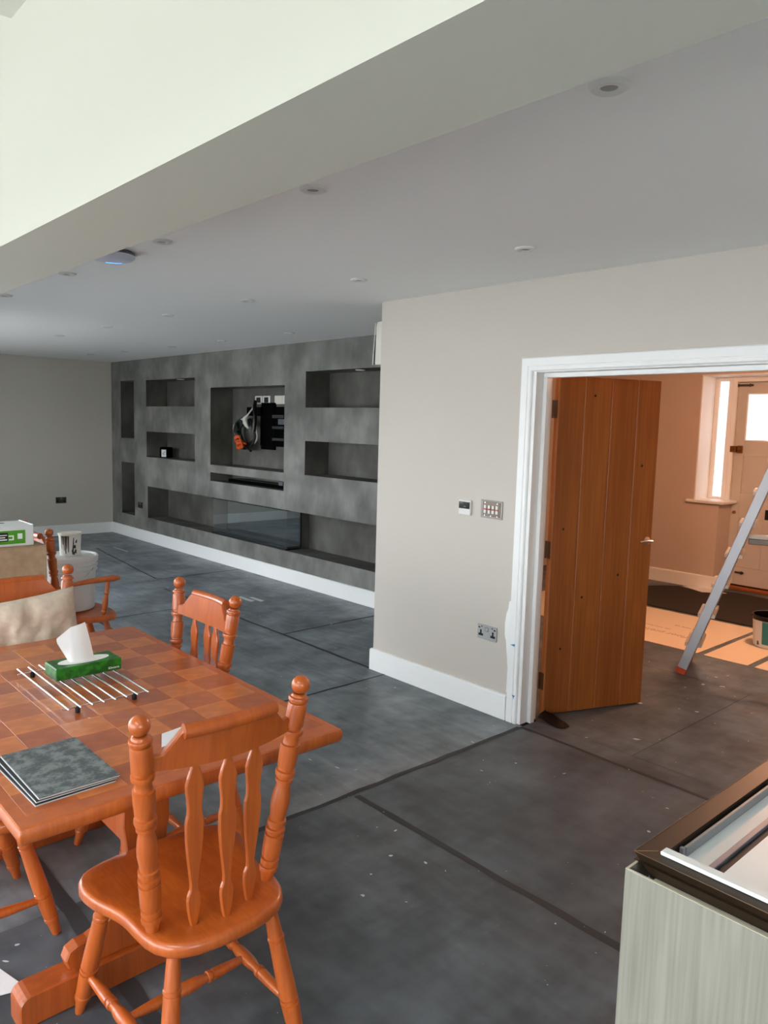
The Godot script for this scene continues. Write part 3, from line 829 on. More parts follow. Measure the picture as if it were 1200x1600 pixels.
func seat_mesh() -> MB:
	var pts := [[-0.125, 0.0], [-0.123, 0.05], [-0.115, 0.10], [-0.10, 0.136], [-0.078, 0.162], [-0.045, 0.181], [-0.01, 0.190], [0.035, 0.193], [0.08, 0.194], [0.115, 0.198], [0.15, 0.207], [0.185, 0.219], [0.22, 0.228], [0.255, 0.233], [0.285, 0.232], [0.315, 0.222], [0.338, 0.204], [0.354, 0.175], [0.364, 0.135], [0.370, 0.08], [0.373, 0.0]]
	var out := []                        # outline, x right, y forward
	for p in pts: out.append(Vector2(p[1], p[0]))
	for i in range(pts.size() - 2, 0, -1): out.append(Vector2(-pts[i][1], pts[i][0]))
	var c := Vector2(0, 0.13)
	var b := MB.new()
	var rows := []
	var dish := func(q: Vector2) -> float:    # two shallow hollows
		return -0.010 * exp(-pow((absf(q.x) - 0.075) / 0.085, 2.0) - pow((q.y - 0.14) / 0.12, 2.0))
	var ringat := func(scale: float, inset: float, y: float, d: float) -> Array:
		var r := []
		for q in out:
			var v: Vector2 = c + (q - c) * scale
			v -= (q - c).normalized() * inset
			r.append(Vector3(v.x, y + d * dish.call(v), -v.y))
		return r
	rows.append(ringat.call(0.55, 0.0, 0.400, 0.0))
	rows.append(ringat.call(1.0, 0.016, 0.400, 0.0))
	rows.append(ringat.call(1.0, 0.006, 0.403, 0.0))
	rows.append(ringat.call(1.0, 0.0, 0.411, 0.0))
	rows.append(ringat.call(1.0, 0.0, 0.427, 0.0))
	rows.append(ringat.call(1.0, 0.004, 0.436, 0.0))
	rows.append(ringat.call(1.0, 0.012, 0.440, 1.0))
	for s in [0.85, 0.7, 0.55, 0.4, 0.25, 0.1]: rows.append(ringat.call(s, 0.0, 0.440, 1.0))
	b.sheet(rows, true, false)
	b.smooth(true, 4)
	var top: Array = rows[-1]
	var ctr := Vector3(0, 0.440 + dish.call(c), -c.y)
	for i in top.size(): b.tri(ctr, top[i], top[(i + 1) % top.size()]) if false else b.otri(ctr, top[i], top[(i + 1) % top.size()], ctr - Vector3(0, 1, 0))
	b.smooth(false)
	var bot: Array = rows[0]
	for i in bot.size(): b.otri(Vector3(0, 0.4, -c.y), bot[i], bot[(i + 1) % bot.size()], Vector3(0, 0.42, -c.y))
	return b

func crest_mesh() -> MB:
	# bowed board between the posts; its middle is taller, with a roll along the back of the top
	var b := MB.new()
	var N := 48
	var hw := 0.188
	var bow := func(x: float) -> float: return 0.026 * (1.0 - pow(x / hw, 2.0))
	var top := func(x: float) -> float:
		var a := absf(x)
		if a < 0.120: return 0.957
		if a > 0.166: return 0.903 - 0.05 * (a - 0.166)
		var t := (a - 0.120) / 0.046
		return lerpf(0.957, 0.903, sin(t * PI / 2) * 0.55 + t * t * 0.45)
	var rows := []
	for i in N + 1:
		var x := lerpf(-hw, hw, float(i) / N)
		var yb := 0.853 + 0.010 * pow(x / hw, 2.0)
		var yt: float = top.call(x)
		var zb: float = 0.047 + bow.call(x); var lean := 0.12
		var ring := []
		var z1 := func(y: float) -> float: return zb + (y - 0.86) * lean
		ring.append(Vector3(x, yb + 0.002, z1.call(yb) - 0.010)); ring.append(Vector3(x, yt - 0.004, z1.call(yt) - 0.010))
		ring.append(Vector3(x, yt, z1.call(yt) - 0.006)); ring.append(Vector3(x, yt, z1.call(yt) + 0.006))
		ring.append(Vector3(x, yt - 0.004, z1.call(yt) + 0.010)); ring.append(Vector3(x, yb + 0.002, z1.call(yb) + 0.010))
		rows.append(ring)
	b.smooth(false)
	for j in 6:
		b.smooth(true, 10 + j)
		for i in N:
			var k := (j + 1) % 6
			var mid: Vector3 = (rows[i][0] + rows[i][1] + rows[i][4] + rows[i][5]) / 4.0
			b.oquad(rows[i][j], rows[i + 1][j], rows[i + 1][k], rows[i][k], mid)
	b.smooth(false)
	for e in [0, N]:
		for j in range(1, 5): b.otri(rows[e][0], rows[e][j], rows[e][j + 1], Vector3(0, 0.9, 0.06))
	# the roll
	var pts := []
	for i in 21:
		var x := lerpf(-0.123, 0.123, i / 20.0)
		pts.append(Vector3(x, 0.953, 0.047 + bow.call(x) + 0.0125 + 0.010))
	b.tube(pts, 0.0185, 14)
	return b

func slat_mesh(bot: Vector3, topp: Vector3) -> MB:
	var prof := [[0.0, 0.006], [0.06, 0.0125], [0.12, 0.0165], [0.17, 0.0185], [0.205, 0.0165], [0.235, 0.0105], [0.27, 0.0100], [0.34, 0.0135], [0.45, 0.0195], [0.55, 0.0232], [0.62, 0.0238], [0.66, 0.0235], [0.69, 0.0195], [0.735, 0.0185], [0.78, 0.0200], [0.83, 0.0232], [0.87, 0.0240], [0.91, 0.0195], [0.955, 0.0120], [1.0, 0.0065]]
	var poly := []
	var L := bot.distance_to(topp)
	for p in prof: poly.append(Vector2(p[1], p[0] * L))
	for i in range(prof.size() - 1, -1, -1): poly.append(Vector2(-prof[i][1], prof[i][0] * L))
	var y := (topp - bot).normalized()
	var z := Vector3.RIGHT.cross(y).normalized()
	var b := MB.new()
	b.prism(poly, 0.012, Transform3D(Basis(y.cross(z), y, z), bot - z * 0.006), 0.0025, false)
	return b

func make_chair(arms: bool) -> Node3D:
	var t := thing("dining_chair" if not arms else "armchair", "", "chair")
	var w: Material = M["pine"]
	obj("seat", seat_mesh(), w, t)
	var legs := [[Vector3(-0.20, 0, -0.385), Vector3(-0.155, 0.402, -0.285)], [Vector3(0.20, 0, -0.385), Vector3(0.155, 0.402, -0.285)], [Vector3(-0.192, 0, 0.125), Vector3(-0.135, 0.402, 0.055)], [Vector3(0.192, 0, 0.125), Vector3(0.135, 0.402, 0.055)]]
	for l in legs: obj("leg", turned(LEG, l[0], l[1]), w, t)
	var at := func(i: int, y: float) -> Vector3: return legs[i][0].lerp(legs[i][1], y / 0.402)
	var rl := [at.call(0, 0.125), at.call(2, 0.135)]
	var rr := [at.call(1, 0.125), at.call(3, 0.135)]
	obj("stretcher", turned(RUNG, rl[0], rl[1], 1.05), w, t)
	obj("stretcher", turned(RUNG, rr[0], rr[1], 1.05), w, t)
	obj("stretcher", turned(RUNG, rl[0].lerp(rl[1], 0.5), rr[0].lerp(rr[1], 0.5), 1.05), w, t)
	for s in [-1.0, 1.0]:
		var a := Vector3(s * 0.1625, 0.437, 0); var c := Vector3(s * 0.220, 0.985, 0.065)
		var p := turned(POST, a, c)
		var ball := []
		for k in 13:
			var an := -PI / 2 + 0.62 + (PI - 0.62) * k / 12.0
			ball.append(Vector2(maxf(0.0245 * cos(an), 0.0), a.distance_to(c) + 0.0245 * sin(an)))
		p.lathe(ball, between(a, c), 18)
		obj("post", p, w, t)
	obj("crest_rail", crest_mesh(), w, t)
	for k in [[-0.078, 0.045, -0.083, 0.062], [0.0, 0.066, 0.0, 0.073], [0.078, 0.045, 0.083, 0.062]]:
		obj("slat", slat_mesh(Vector3(k[0], 0.432, k[1]), Vector3(k[2], 0.862, k[3])), w, t)
	if arms:
		for s in [-1.0, 1.0]:
			var ar := MB.new()
			ar.tube([Vector3(s * 0.192, 0.63, 0.03), Vector3(s * 0.21, 0.655, -0.06), Vector3(s * 0.225, 0.668, -0.16), Vector3(s * 0.232, 0.672, -0.24), Vector3(s * 0.23, 0.672, -0.31), Vector3(s * 0.215, 0.668, -0.35)], [0.014, 0.017, 0.021, 0.024, 0.028, 0.018], 12, true, 0.75)
			obj("arm", ar, w, t)
			obj("arm_spindle", turned([[0.0, 0.010], [0.1, 0.014], [0.14, 0.017], [0.18, 0.013], [0.35, 0.018], [0.5, 0.016], [0.62, 0.012], [0.66, 0.017], [0.72, 0.013], [0.9, 0.014], [1.0, 0.011]], Vector3(s * 0.195, 0.43, -0.26), Vector3(s * 0.228, 0.66, -0.28)), w, t)
	return t

func chairs():
	var c := make_chair(false)
	c.position = Vector3(-1.62, 0, -0.925); c.rotation.y = PI / 2
	tag(c, "orange pine dining chair nearest the camera, its spindle back in full view", "chair", "dining chairs")
	for k in [["orange pine dining chair beyond the long table side, standing alone before the dark floor", Vector3(-2.665, 0, -1.425), PI], ["orange pine dining chair at the far table end with the beige cushion on it", Vector3(-3.345, 0, -1.0), -PI / 2], ["orange pine dining chair at lower left, only a leg and stretcher showing under the table", Vector3(-2.585, 0, -0.41), 0.0]]:
		var d: Node3D = c.duplicate()
		d.name = numbered("dining_chair")
		add_child(d, true)
		d.position = k[1]; d.rotation.y = k[2]
		tag(d, k[0], "chair", "dining chairs")
	var a := make_chair(true)
	a.position = Vector3(-4.80, 0, -1.60)
	tag(a, "brown pine armchair behind the cardboard carton with a white plastic tub on its seat", "armchair")

# ------------------------------------------------------------------ on the table
func tabletop_things():
	var T := 0.75
	# trivet
	var tv := thing("trivet", "chrome wire trivet of eight rods under the green tissue box", "trivet", Vector3(-2.526, T, -0.94))
	for i in 8:
		var z := 0.128 - 0.0366 * i
		var r := MB.new()
		r.tube([Vector3(-0.246, 0.025, z), Vector3(0.246, 0.025, z)], 0.0032, 10)
		obj("rod", r, M["chrome"], tv)
	for x in [0.215, -0.205]:
		var r := MB.new()
		r.tube([Vector3(x, 0.019, -0.136), Vector3(x, 0.019, 0.140)], 0.0028, 10)
		obj("cross_bar", r, M["chrome"], tv)
		for z in [0.0914, -0.0916]:
			var f := MB.new()
			f.lathe([Vector2(0.0065, 0.0), Vector2(0.008, 0.003), Vector2(0.008, 0.017), Vector2(0.006, 0.0215), Vector2(0.0, 0.0215)], Transform3D(Basis.IDENTITY, Vector3(x, 0, z)), 14)
			obj("foot", f, M["rubber"], tv)
	# tissue box: length along z
	var tb := thing("tissue_box", "green cardboard tissue box with a white tissue pulled up", "tissue box", Vector3(-2.605, T + 0.0285, -0.980))
	var L := 0.113; var W := 0.056; var H := 0.042
	obj("carton", boxes([[-W, 0, -L, W, H, L]], 0.003), M["green_card"], tb)
	var ov := MB.new()
	var op := []
	for i in 28: op.append(Vector2(0.036 * cos(TAU * i / 28), 0.088 * sin(TAU * i / 28)))
	ov.prism(op, 0.0008, Transform3D(Basis(Vector3.RIGHT, Vector3.FORWARD, Vector3.UP), Vector3(0, H, 0)))
	obj("opening", ov, M["tissue"], tb)
	# the tissue: a folded sheet standing out of the slot, its corner flap turned to the left
	var ts := MB.new()
	var rows := []
	for i in 13:
		var v := i / 12.0
		var r := []
		for j in 17:
			var u := j / 16.0
			if u < 0.62:
				var q := u / 0.62
				var z := lerpf(lerpf(-0.034, -0.011, v), lerpf(0.045, 0.040, v), q)
				r.append(Vector3(0.010 + 0.012 * sin(q * PI * 0.9) * (1.0 - 0.6 * v) - 0.020 * v * v, H - 0.004 + v * lerpf(0.134, 0.124, q), z))
			else:
				var q := (u - 0.62) / 0.38
				var e0 := Vector3(0.013 - 0.020 * v * v, H - 0.004 + v * 0.124, lerpf(0.045, 0.040, v))
				var e1 := Vector3(-0.018, H + lerpf(0.006, 0.088, v), lerpf(0.050, 0.084, minf(v * 1.25, 1.0)))
				if v > 0.8: e1 = e1.lerp(Vector3(-0.018, H + 0.084, 0.084), (v - 0.8) * 5.0)
				r.append(e0.lerp(e1, q))
		rows.append(r)
	ts.sheet(rows)
	var back := []
	for r in rows: back.append(r.map(func(p): return p - Vector3(0.0012, 0, 0)))
	ts.sheet(back, false, true, 5)
	obj("tissue", ts, M["tissue"], tb)
	var tm := TextMesh.new()
	tm.text = "Kleenex"
	var sf := SystemFont.new()
	sf.font_names = PackedStringArray(["Droid Serif"])
	sf.font_italic = true
	sf.font_weight = 700
	tm.font = sf
	tm.font_size = 16
	tm.pixel_size = 0.0006
	tm.depth = 0.0006
	var lt := obj("lettering", tm, M["paper"], tb, Vector3(W + 0.0004, 0.012, -0.084))
	lt.rotation.y = PI / 2
	# slate place mats, a leaning stack of three
	var spec := [[0.0, Vector3(-1.941, T, -0.648), 0.03], [0.0062, Vector3(-1.943, T + 0.0062, -0.654), 0.012], [0.0124, Vector3(-1.941, T + 0.0124, -0.662), 0.0]]
	var lab := ["mottled grey slate-effect place mat at the bottom of the stack", "grey slate-effect place mat in the middle of the stack", "mottled grey slate-effect place mat lying on top of the stack"]
	for i in 3:
		var pm := thing("place_mat", lab[i], "place mat", spec[i][1], spec[i][2], "place mats on the near left corner of the table")
		obj("mat_base", boxes([[-0.149, 0, -0.0985, 0.149, 0.0030, 0.0985]], 0.001), M["mat_edge"], pm)
		obj("mat_top", boxes([[-0.1485, 0.0030, -0.098, 0.1485, 0.0058, 0.098]], 0.0008), M["slate"] if i == 2 else M["slate_dark"], pm)
	# note half hidden by the near chair's crest rail
	var pn := MB.new()
	pn.prism([Vector2(-1.997, -0.973), Vector2(-2.009, -1.045), Vector2(-1.925, -1.066), Vector2(-1.912, -0.931)], 0.0012, Transform3D(Basis(Vector3.RIGHT, Vector3.BACK, Vector3.DOWN), Vector3(0, T + 0.0018, 0)))
	var po := obj("paper_note", pn, M["paper"])
	tag(po, "white paper note lying on the table behind the near chair's top rail", "paper")
	# sheet of white board on the floor, lower left corner
	var wsm := MB.new()
	wsm.prism([Vector2(-2.188, -0.642), Vector2(-2.321, -0.606), Vector2(-2.56, -0.54), Vector2(-2.50, -0.34), Vector2(-2.262, -0.405)], 0.004, Transform3D(Basis(Vector3.RIGHT, Vector3.BACK, Vector3.DOWN), Vector3(0, 0.006, 0)))
	var ws := obj("white_sheet", wsm, M["paper"])
	tag(ws, "white board offcut on the dark floor at the lower left corner", "board")

# ------------------------------------------------------------------ far end of the table
func far_things():
	# cushion leaning on the chair back
	var cu := MB.new()
	var front := []; var rear := []
	var N := 22
	var rng := FastNoiseLite.new()
	rng.seed = 3
	rng.frequency = 4.5
	for i in N + 1:
		var fr := []; var rb := []
		for j in N + 1:
			var u := -1.0 + 2.0 * i / N; var v := -1.0 + 2.0 * j / N
			var pinch := 1.0 - 0.07 * (u * u * (1.0 - v * v) + v * v * (1.0 - u * u)) - 0.03 * u * u * v * v
			var th := 0.075 * pow(maxf(1.0 - u * u, 0.0), 0.45) * pow(maxf(1.0 - v * v, 0.0), 0.45)
			var wr := 0.030 * rng.get_noise_2d(u * 0.5 + 3.0, v * 0.22) * (1.0 - u * u * u * u) * (1.0 - v * v * v * v)
			var y := 0.205 * v * pinch; var z := 0.215 * u * pinch
			fr.append(Vector3(th + wr * 1.5, y, z)); rb.append(Vector3(-th + wr, y, z))
		front.append(fr); rear.append(rb)
	cu.sheet(front, false, true); cu.sheet(rear, false, false)
	var co := obj("cushion", cu, M["cushion_cloth"], null, Vector3(-3.285, 0.715, -1.015))
	co.rotation = Vector3(0.09, 0.0, 0.10)
	tag(co, "beige cloth cushion leaning against the chair back at the far table end", "cushion")
	# tall carton behind that chair
	var cb := thing("carton", "large plain brown cardboard carton standing behind the cushioned chair", "carton", Vector3(-4.40, 0, -1.46))
	obj("carton_body", boxes([[-0.30, 0, 0, 0, 0.938, 0.62]], 0.004), M["cardboard"], cb)
	obj("flap", boxes([[-0.299, 0.938, 0.001, -0.151, 0.943, 0.618]], 0.001), M["cardboard"], cb)
	obj("flap", boxes([[-0.149, 0.938, 0.001, -0.001, 0.943, 0.618]], 0.001), M["cardboard"], cb)
	# white box with a green label on top of it
	var wb := thing("white_box", "white cardboard box with a green label on top of the brown carton", "box", Vector3(-4.44, 0.943, -1.405))
	obj("box_body", boxes([[-0.24, 0, 0, 0, 0.112, 0.40]], 0.003), M["box_white"], wb)
	obj("lid_seam", boxes([[-0.24, 0.112, 0.0, 0.0, 0.116, 0.006], [-0.24, 0.112, 0.19, 0.0, 0.1135, 0.196]], 0.001), M["paper"], wb)
	obj("handle_slot", boxes([[-0.17, 0.112, 0.11, -0.14, 0.1128, 0.22]]), M["label_black"], wb)
	obj("label_panel", boxes([[0, 0.014, 0.045, 0.0012, 0.088, 0.395]]), M["label_green"], wb)
	obj("label_picture", boxes([[0.0012, 0.03, 0.135, 0.0022, 0.078, 0.195]]), M["label_black"], wb)
	obj("label_print", boxes([[0.0022, 0.062, 0.14, 0.0028, 0.067, 0.19], [0.0022, 0.049, 0.15, 0.0028, 0.055, 0.19], [0.0022, 0.036, 0.14, 0.0028, 0.043, 0.185], [0.0012, 0.035, 0.105, 0.0022, 0.042, 0.132], [0.0012, 0.055, 0.105, 0.0022, 0.062, 0.132], [0.0012, 0.042, 0.105, 0.0022, 0.055, 0.112], [0.0012, 0.03, 0.21, 0.0022, 0.078, 0.235], [0.0012, 0.04, 0.06, 0.0022, 0.07, 0.085]]), M["paper"], wb)
	# tub on the armchair's seat, a paint can on its lid
	var tu := thing("plastic_tub", "white plastic tub with ribbed rim standing on the brown armchair's seat", "tub", Vector3(-4.90, 0.441, -1.765))
	tu.scale = Vector3(0.95, 0.97, 0.95)
	var b := MB.new()
	b.lathe([Vector2(0.150, 0.0), Vector2(0.154, 0.004), Vector2(0.166, 0.27), Vector2(0.166, 0.255), Vector2(0.177, 0.256), Vector2(0.177, 0.264), Vector2(0.166, 0.266), Vector2(0.167, 0.285), Vector2(0.179, 0.286), Vector2(0.179, 0.294), Vector2(0.167, 0.296), Vector2(0.168, 0.315), Vector2(0.180, 0.316), Vector2(0.180, 0.325), Vector2(0.169, 0.33)], Transform3D.IDENTITY, 40)
	b.disc(0.15, 0.0, false, Transform3D.IDENTITY, 40)
	obj("tub_body", b, M["tub_plastic"], tu)
	var li := MB.new()
	li.lathe([Vector2(0.172, 0.326), Vector2(0.182, 0.328), Vector2(0.183, 0.352), Vector2(0.178, 0.357), Vector2(0.170, 0.356), Vector2(0.166, 0.346), Vector2(0.0, 0.346)], Transform3D.IDENTITY, 40)
	obj("lid", li, M["plastic_white"], tu)
	var hd := MB.new()
	var hp := []
	for i in 15:
		var a := PI * i / 14.0
		hp.append(Vector3(0.178 * cos(a) * 0.72 + 0.178 * 0.69 * sin(a) * 0.75, 0.30 - 0.13 * sin(a), -0.178 * cos(a) * 0.69 + 0.178 * 0.72 * sin(a) * 0.85))
	hd.tube(hp, 0.0022, 8)
	obj("wire_handle", hd, M["steel"], tu)
	obj("print", boxes([[0.09, 0.26, 0.145, 0.13, 0.268, 0.1475], [0.09, 0.235, 0.145, 0.125, 0.243, 0.1465], [0.09, 0.21, 0.143, 0.13, 0.218, 0.1455]]), M["label_black"], tu)
	var pc := thing("paint_can", "small white paint can with dark drips standing on the tub lid", "paint can", Vector3(-4.94, 0.778, -1.785))
	pc.scale = Vector3(0.87, 0.95, 0.87)
	var p := MB.new()
	p.lathe([Vector2(0.070, 0.0), Vector2(0.071, 0.002), Vector2(0.078, 0.135), Vector2(0.080, 0.137), Vector2(0.080, 0.141)], Transform3D.IDENTITY, 30)
	p.disc(0.07, 0.0, false, Transform3D.IDENTITY, 30)
	obj("can_body", p, M["plastic_white"], pc)
	var pl := MB.new()
	pl.lathe([Vector2(0.080, 0.139), Vector2(0.084, 0.140), Vector2(0.084, 0.150), Vector2(0.080, 0.154), Vector2(0.074, 0.150), Vector2(0.0, 0.149)], Transform3D.IDENTITY, 30)
	obj("lid", pl, M["plastic_cream"], pc)
	var dr := MB.new()
	for k in [[0.35, 0.11, 0.006], [0.5, 0.085, 0.004], [0.62, 0.12, 0.007], [0.78, 0.10, 0.004], [0.9, 0.06, 0.005], [1.05, 0.09, 0.003]]:
		var a: float = k[0] + 0.15
		var y1: float = 0.138; var y0: float = 0.138 - k[1]
		dr.tube([Vector3(0.0785 * cos(a), y1, 0.0785 * sin(a)), Vector3((0.0702 + 0.008 * y0 / 0.137) * cos(a), y0, (0.0702 + 0.008 * y0 / 0.137) * sin(a))], [k[2], k[2] * 0.5], 6)
	obj("paint_drip", dr, M["drip"], pc)
	var dg := MB.new()
	for k in [[0.02, 0.125, 0.02, 0.006], [-0.12, 0.075, 0.055, 0.011], [0.06, 0.055, 0.03, 0.008], [-0.03, 0.03, 0.012, 0.010], [-0.28, 0.11, 0.09, 0.007], [-0.22, 0.045, 0.02, 0.009]]:
		var a: float = k[0]
		var r1: float = 0.0697 + 0.008 * k[1] / 0.137; var r0: float = 0.0697 + 0.008 * k[2] / 0.137
		dg.tube([Vector3(r1 * cos(a), k[1], r1 * sin(a)), Vector3(r0 * cos(a + 0.08), k[2], r0 * sin(a + 0.08))], [k[3] * 0.5, k[3]], 7)
	obj("paint_blot", dg, M["drip_green"], pc)

# ------------------------------------------------------------------ things on the walls
func double_socket(called: String, label: String, at: Vector3, turn: float, plate: Material):
	var t := thing(called, label, "socket", at, turn)
	obj("face_plate", boxes([[-0.073, -0.043, 0, 0.073, 0.043, 0.007]], 0.002), plate, t)
	for s in [-1.0, 1.0]:
		var h := MB.new()
		var cx: float = s * 0.045
		h.box(Vector3(cx - 0.006, -0.004, 0.007), Vector3(cx + 0.006, 0.012, 0.0078))
		h.box(Vector3(cx - 0.017, -0.024, 0.007), Vector3(cx + 0.017, -0.010, 0.0078))
		h.box(Vector3(cx - 0.006, -0.012, 0.007), Vector3(cx + 0.006, -0.002, 0.0078))
		h.box(Vector3(cx + s * 0.012 - 0.007, 0.020, 0.007), Vector3(cx + s * 0.012 + 0.007, 0.028, 0.0078))
		h.box(Vector3(cx - s * 0.006 - 0.004, 0.028, 0.007), Vector3(cx - s * 0.006 + 0.004, 0.035, 0.0078))
		obj("outlet", h, M["rubber"], t)
	obj("rocker", boxes([[-0.013, 0.006, 0.007, 0.013, 0.034, 0.012]], 0.003), M["chrome"], t)
	obj("surround", boxes([[-0.022, -0.040, 0.007, 0.022, 0.003, 0.0085]], 0.001), plate, t)

func wall_things():
	double_socket("double_socket", "brushed steel double socket low on the beige wall beside the door casing", Vector3(-2.785, 0.476, ZD), 0.0, M["plate_silver"])
	double_socket("double_socket", "dark double socket low on the far grey wall", Vector3(XF, 0.50, -3.825), PI / 2, M["hinge_steel"])
	double_socket("double_socket", "small dark double socket on the media wall beside the lower slot recess", Vector3(-9.965, 0.484, ZM), 0.0, M["hinge_steel"])
	# thermostat
	var th := thing("thermostat", "white thermostat with a black screen on the beige wall", "thermostat", Vector3(-2.988, 1.192, ZD))
	obj("body", boxes([[-0.046, -0.045, 0, 0.046, 0.045, 0.018]], 0.004), M["plastic_white"], th)
	obj("screen", boxes([[-0.042, -0.006, 0.018, 0.042, 0.034, 0.0188]]), M["screen_black"], th)
	obj("screen_mark", boxes([[-0.004, 0.004, 0.0188, 0.012, 0.010, 0.0192], [-0.034, 0.024, 0.0188, -0.012, 0.028, 0.0192]]), M["screen_grey"], th)
	# four-gang grid plate
	var sw := thing("light_switch", "uncovered four-gang switch plate with white rockers and red band beside the thermostat", "switch", Vector3(-2.791, 1.198, ZD))
	obj("face_plate", boxes([[-0.080, -0.052, 0, 0.080, 0.052, 0.006]], 0.002), M["plate_grey"], sw)
	obj("grid_frame", boxes([[-0.064, -0.040, 0.006, 0.064, 0.044, 0.009]], 0.001), M["hinge_steel"], sw)
	for i in 4:
		var x := -0.043 + 0.0287 * i
		var r := obj("rocker", boxes([[x - 0.009, -0.024, 0.009, x + 0.009, -0.004, 0.014], [x - 0.009, 0.004, 0.009, x + 0.009, 0.024, 0.014]], 0.002), M["plastic_white"], sw)
		obj("indicator", boxes([[x - 0.009, -0.004, 0.009, x + 0.009, 0.004, 0.0125]]), M["red_light_plate"], r)
	for k in [[-0.045, 0.038], [0.045, 0.036], [-0.045, -0.036], [0.0, -0.037], [0.045, -0.037]]:
		var s := MB.new()
		s.lathe([Vector2(0.004, 0), Vector2(0.004, 0.002), Vector2(0, 0.002)], Transform3D(Basis(Vector3.RIGHT, PI / 2), Vector3(k[0], k[1], 0.009)), 10)
		obj("screw", s, M["chrome"], sw)
	# torn corners of blue masking tape on the casing
	for k in [[-2.577, 0.451, 0.03, 0.012, "higher"], [-2.569, 0.159, 0.018, 0.018, "lower"]]:
		var b := MB.new()
		if k[4] == "higher": b.prism([Vector2(-0.03, 0), Vector2(0, -0.006), Vector2(0.002, 0.010)], 0.0006)
		else: b.prism([Vector2(-0.014, 0.006), Vector2(0.012, 0.006), Vector2(0.004, -0.001), Vector2(0.001, -0.016), Vector2(-0.004, -0.002)], 0.0006)
		tag(obj("masking_tape", b, M["blue_tape"], null, Vector3(k[0] + 0.006, k[1], ZD + 0.0185)), "%s of the two blue masking tape scraps on the white door casing" % k[4], "tape", "blue tape scraps on the casing")
	# air conditioner on the return of the wall
	var ac := thing("air_conditioner", "white wall air conditioner peeking out behind the wall corner", "air conditioner", Vector3(XC, 2.215, -3.52))
	var body := MB.new()
	body.prism([Vector2(0, -0.142), Vector2(0.203, -0.142), Vector2(0.206, -0.13), Vector2(0.200, 0.12), Vector2(0.190, 0.146), Vector2(0, 0.146)], 0.80, Transform3D(Basis(Vector3.LEFT, Vector3.UP, Vector3.FORWARD), Vector3.ZERO), 0.004)
	obj("housing", body, M["plastic_cream"], ac)
	var fp := MB.new()
	fp.prism([Vector2(0.224, -0.142), Vector2(0.232, -0.142), Vector2(0.209, 0.140), Vector2(0.203, 0.140)], 0.80, Transform3D(Basis(Vector3.LEFT, Vector3.UP, Vector3.FORWARD), Vector3.ZERO))
	obj("front_panel", fp, M["plastic_cream"], ac)
	obj("shadow_gap", boxes([[-0.218, -0.14, -0.79, -0.200, 0.06, -0.004]]), M["black_void"], ac)
	# television recess: socket plates, bracket, cables
	var zb := ZM - 0.30
	var x := -7.57
	for k in [[-7.567, "left"], [-7.407, "second"], [-7.17, "third"], [-7.02, "right"]]:
		var o := thing("socket_plate", {"left": "leftmost white socket plate with an open black centre in the television recess", "second": "white socket plate with an open black centre, right of the leftmost one", "third": "blank white plate left of the recess's right-hand edge in the television recess", "right": "blank white plate cut off by the television recess's right edge"}[k[1]], "socket", Vector3(k[0] + 0.075, 1.912, zb), 0.0, "plates in the television recess")
		obj("face_plate", boxes([[-0.073, -0.046, 0, 0.073, 0.046, 0.010]], 0.003), M["plastic_white"], o)
		if k[1] in ["left", "second"]: obj("outlet", boxes([[-0.043, -0.030, 0.010, 0.043, 0.030, 0.0112]]), M["black_void"], o)
		else: obj("rocker", boxes([[-0.068, -0.040, 0.010, 0.068, 0.040, 0.012]], 0.001), M["plastic_cream"], o)
	var br := thing("tv_bracket", "black metal television wall bracket inside the square recess", "bracket", Vector3(-7.2, 1.62, zb))
	obj("back_plate", boxes([[-0.235, -0.225, 0, 0.30, 0.215, 0.020], [-0.21, -0.265, 0.0, 0.06, 0.26, 0.026]], 0.003), M["bracket_black"], br)
	obj("bracket_arm", boxes([[-0.47, 0.11, 0.03, -0.18, 0.21, 0.055]], 0.004), M["bracket_black"], br)
	obj("slotted_bar", boxes([[0.02, 0.09, 0.025, 0.24, 0.125, 0.034], [0.02, -0.03, 0.025, 0.24, 0.0, 0.034], [0.02, -0.16, 0.025, 0.24, -0.13, 0.034]], 0.003), M["slate_dark"], br)
	obj("clip", boxes([[0.14, 0.02, 0.025, 0.26, 0.08, 0.036]], 0.004), M["screen_grey"], br)
	var cbl := thing("cable_bundle", "coiled bundle of white, black and orange cables hanging in the television recess", "cables", Vector3(-7.6, 1.55, zb + 0.09))
	var coil := func(cx: float, cy: float, r: float, a0: float, a1: float, z: float, w: float, m: Material, called: String, sq := 1.1):
		var pts := []
		for i in 25:
			var a := lerpf(a0, a1, i / 24.0)
			pts.append(Vector3(cx + r * cos(a), cy + r * sq * sin(a), z + 0.01 * sin(a * 3.0)))
		var b := MB.new()
		b.tube(pts, w, 8)
		obj(called, b, m, cbl)
	coil.call(0.0, 0.0, 0.235, 1.4, 3.3, 0.02, 0.020, M["cable_white"], "white_cable", 0.62)
	coil.call(0.0, -0.02, 0.235, 3.9, 6.9, 0.02, 0.008, M["cable_white"], "white_cable", 0.68)
	for i in 7: coil.call(-0.01, -0.02, 0.15 + 0.012 * i, 0.3 * i, 0.3 * i + 5.6, -0.01 + 0.006 * i, 0.014, M["cable_black"], "black_cable", 0.8)
	coil.call(-0.11, 0.04, 0.07, 1.0, 5.0, 0.045, 0.012, M["cable_green"], "green_cable")
	coil.call(-0.09, 0.06, 0.06, 0.0, 4.0, 0.05, 0.012, M["cable_green"], "green_cable")
	for i in 8: coil.call(-0.12 + 0.018 * i, -0.09 - 0.012 * i, 0.055 + 0.006 * (i % 3), 0.9 * i, 0.9 * i + 4.4, 0.05 + 0.006 * i, 0.008, M["cable_orange"], "orange_cable", 0.7)
	var run := MB.new()
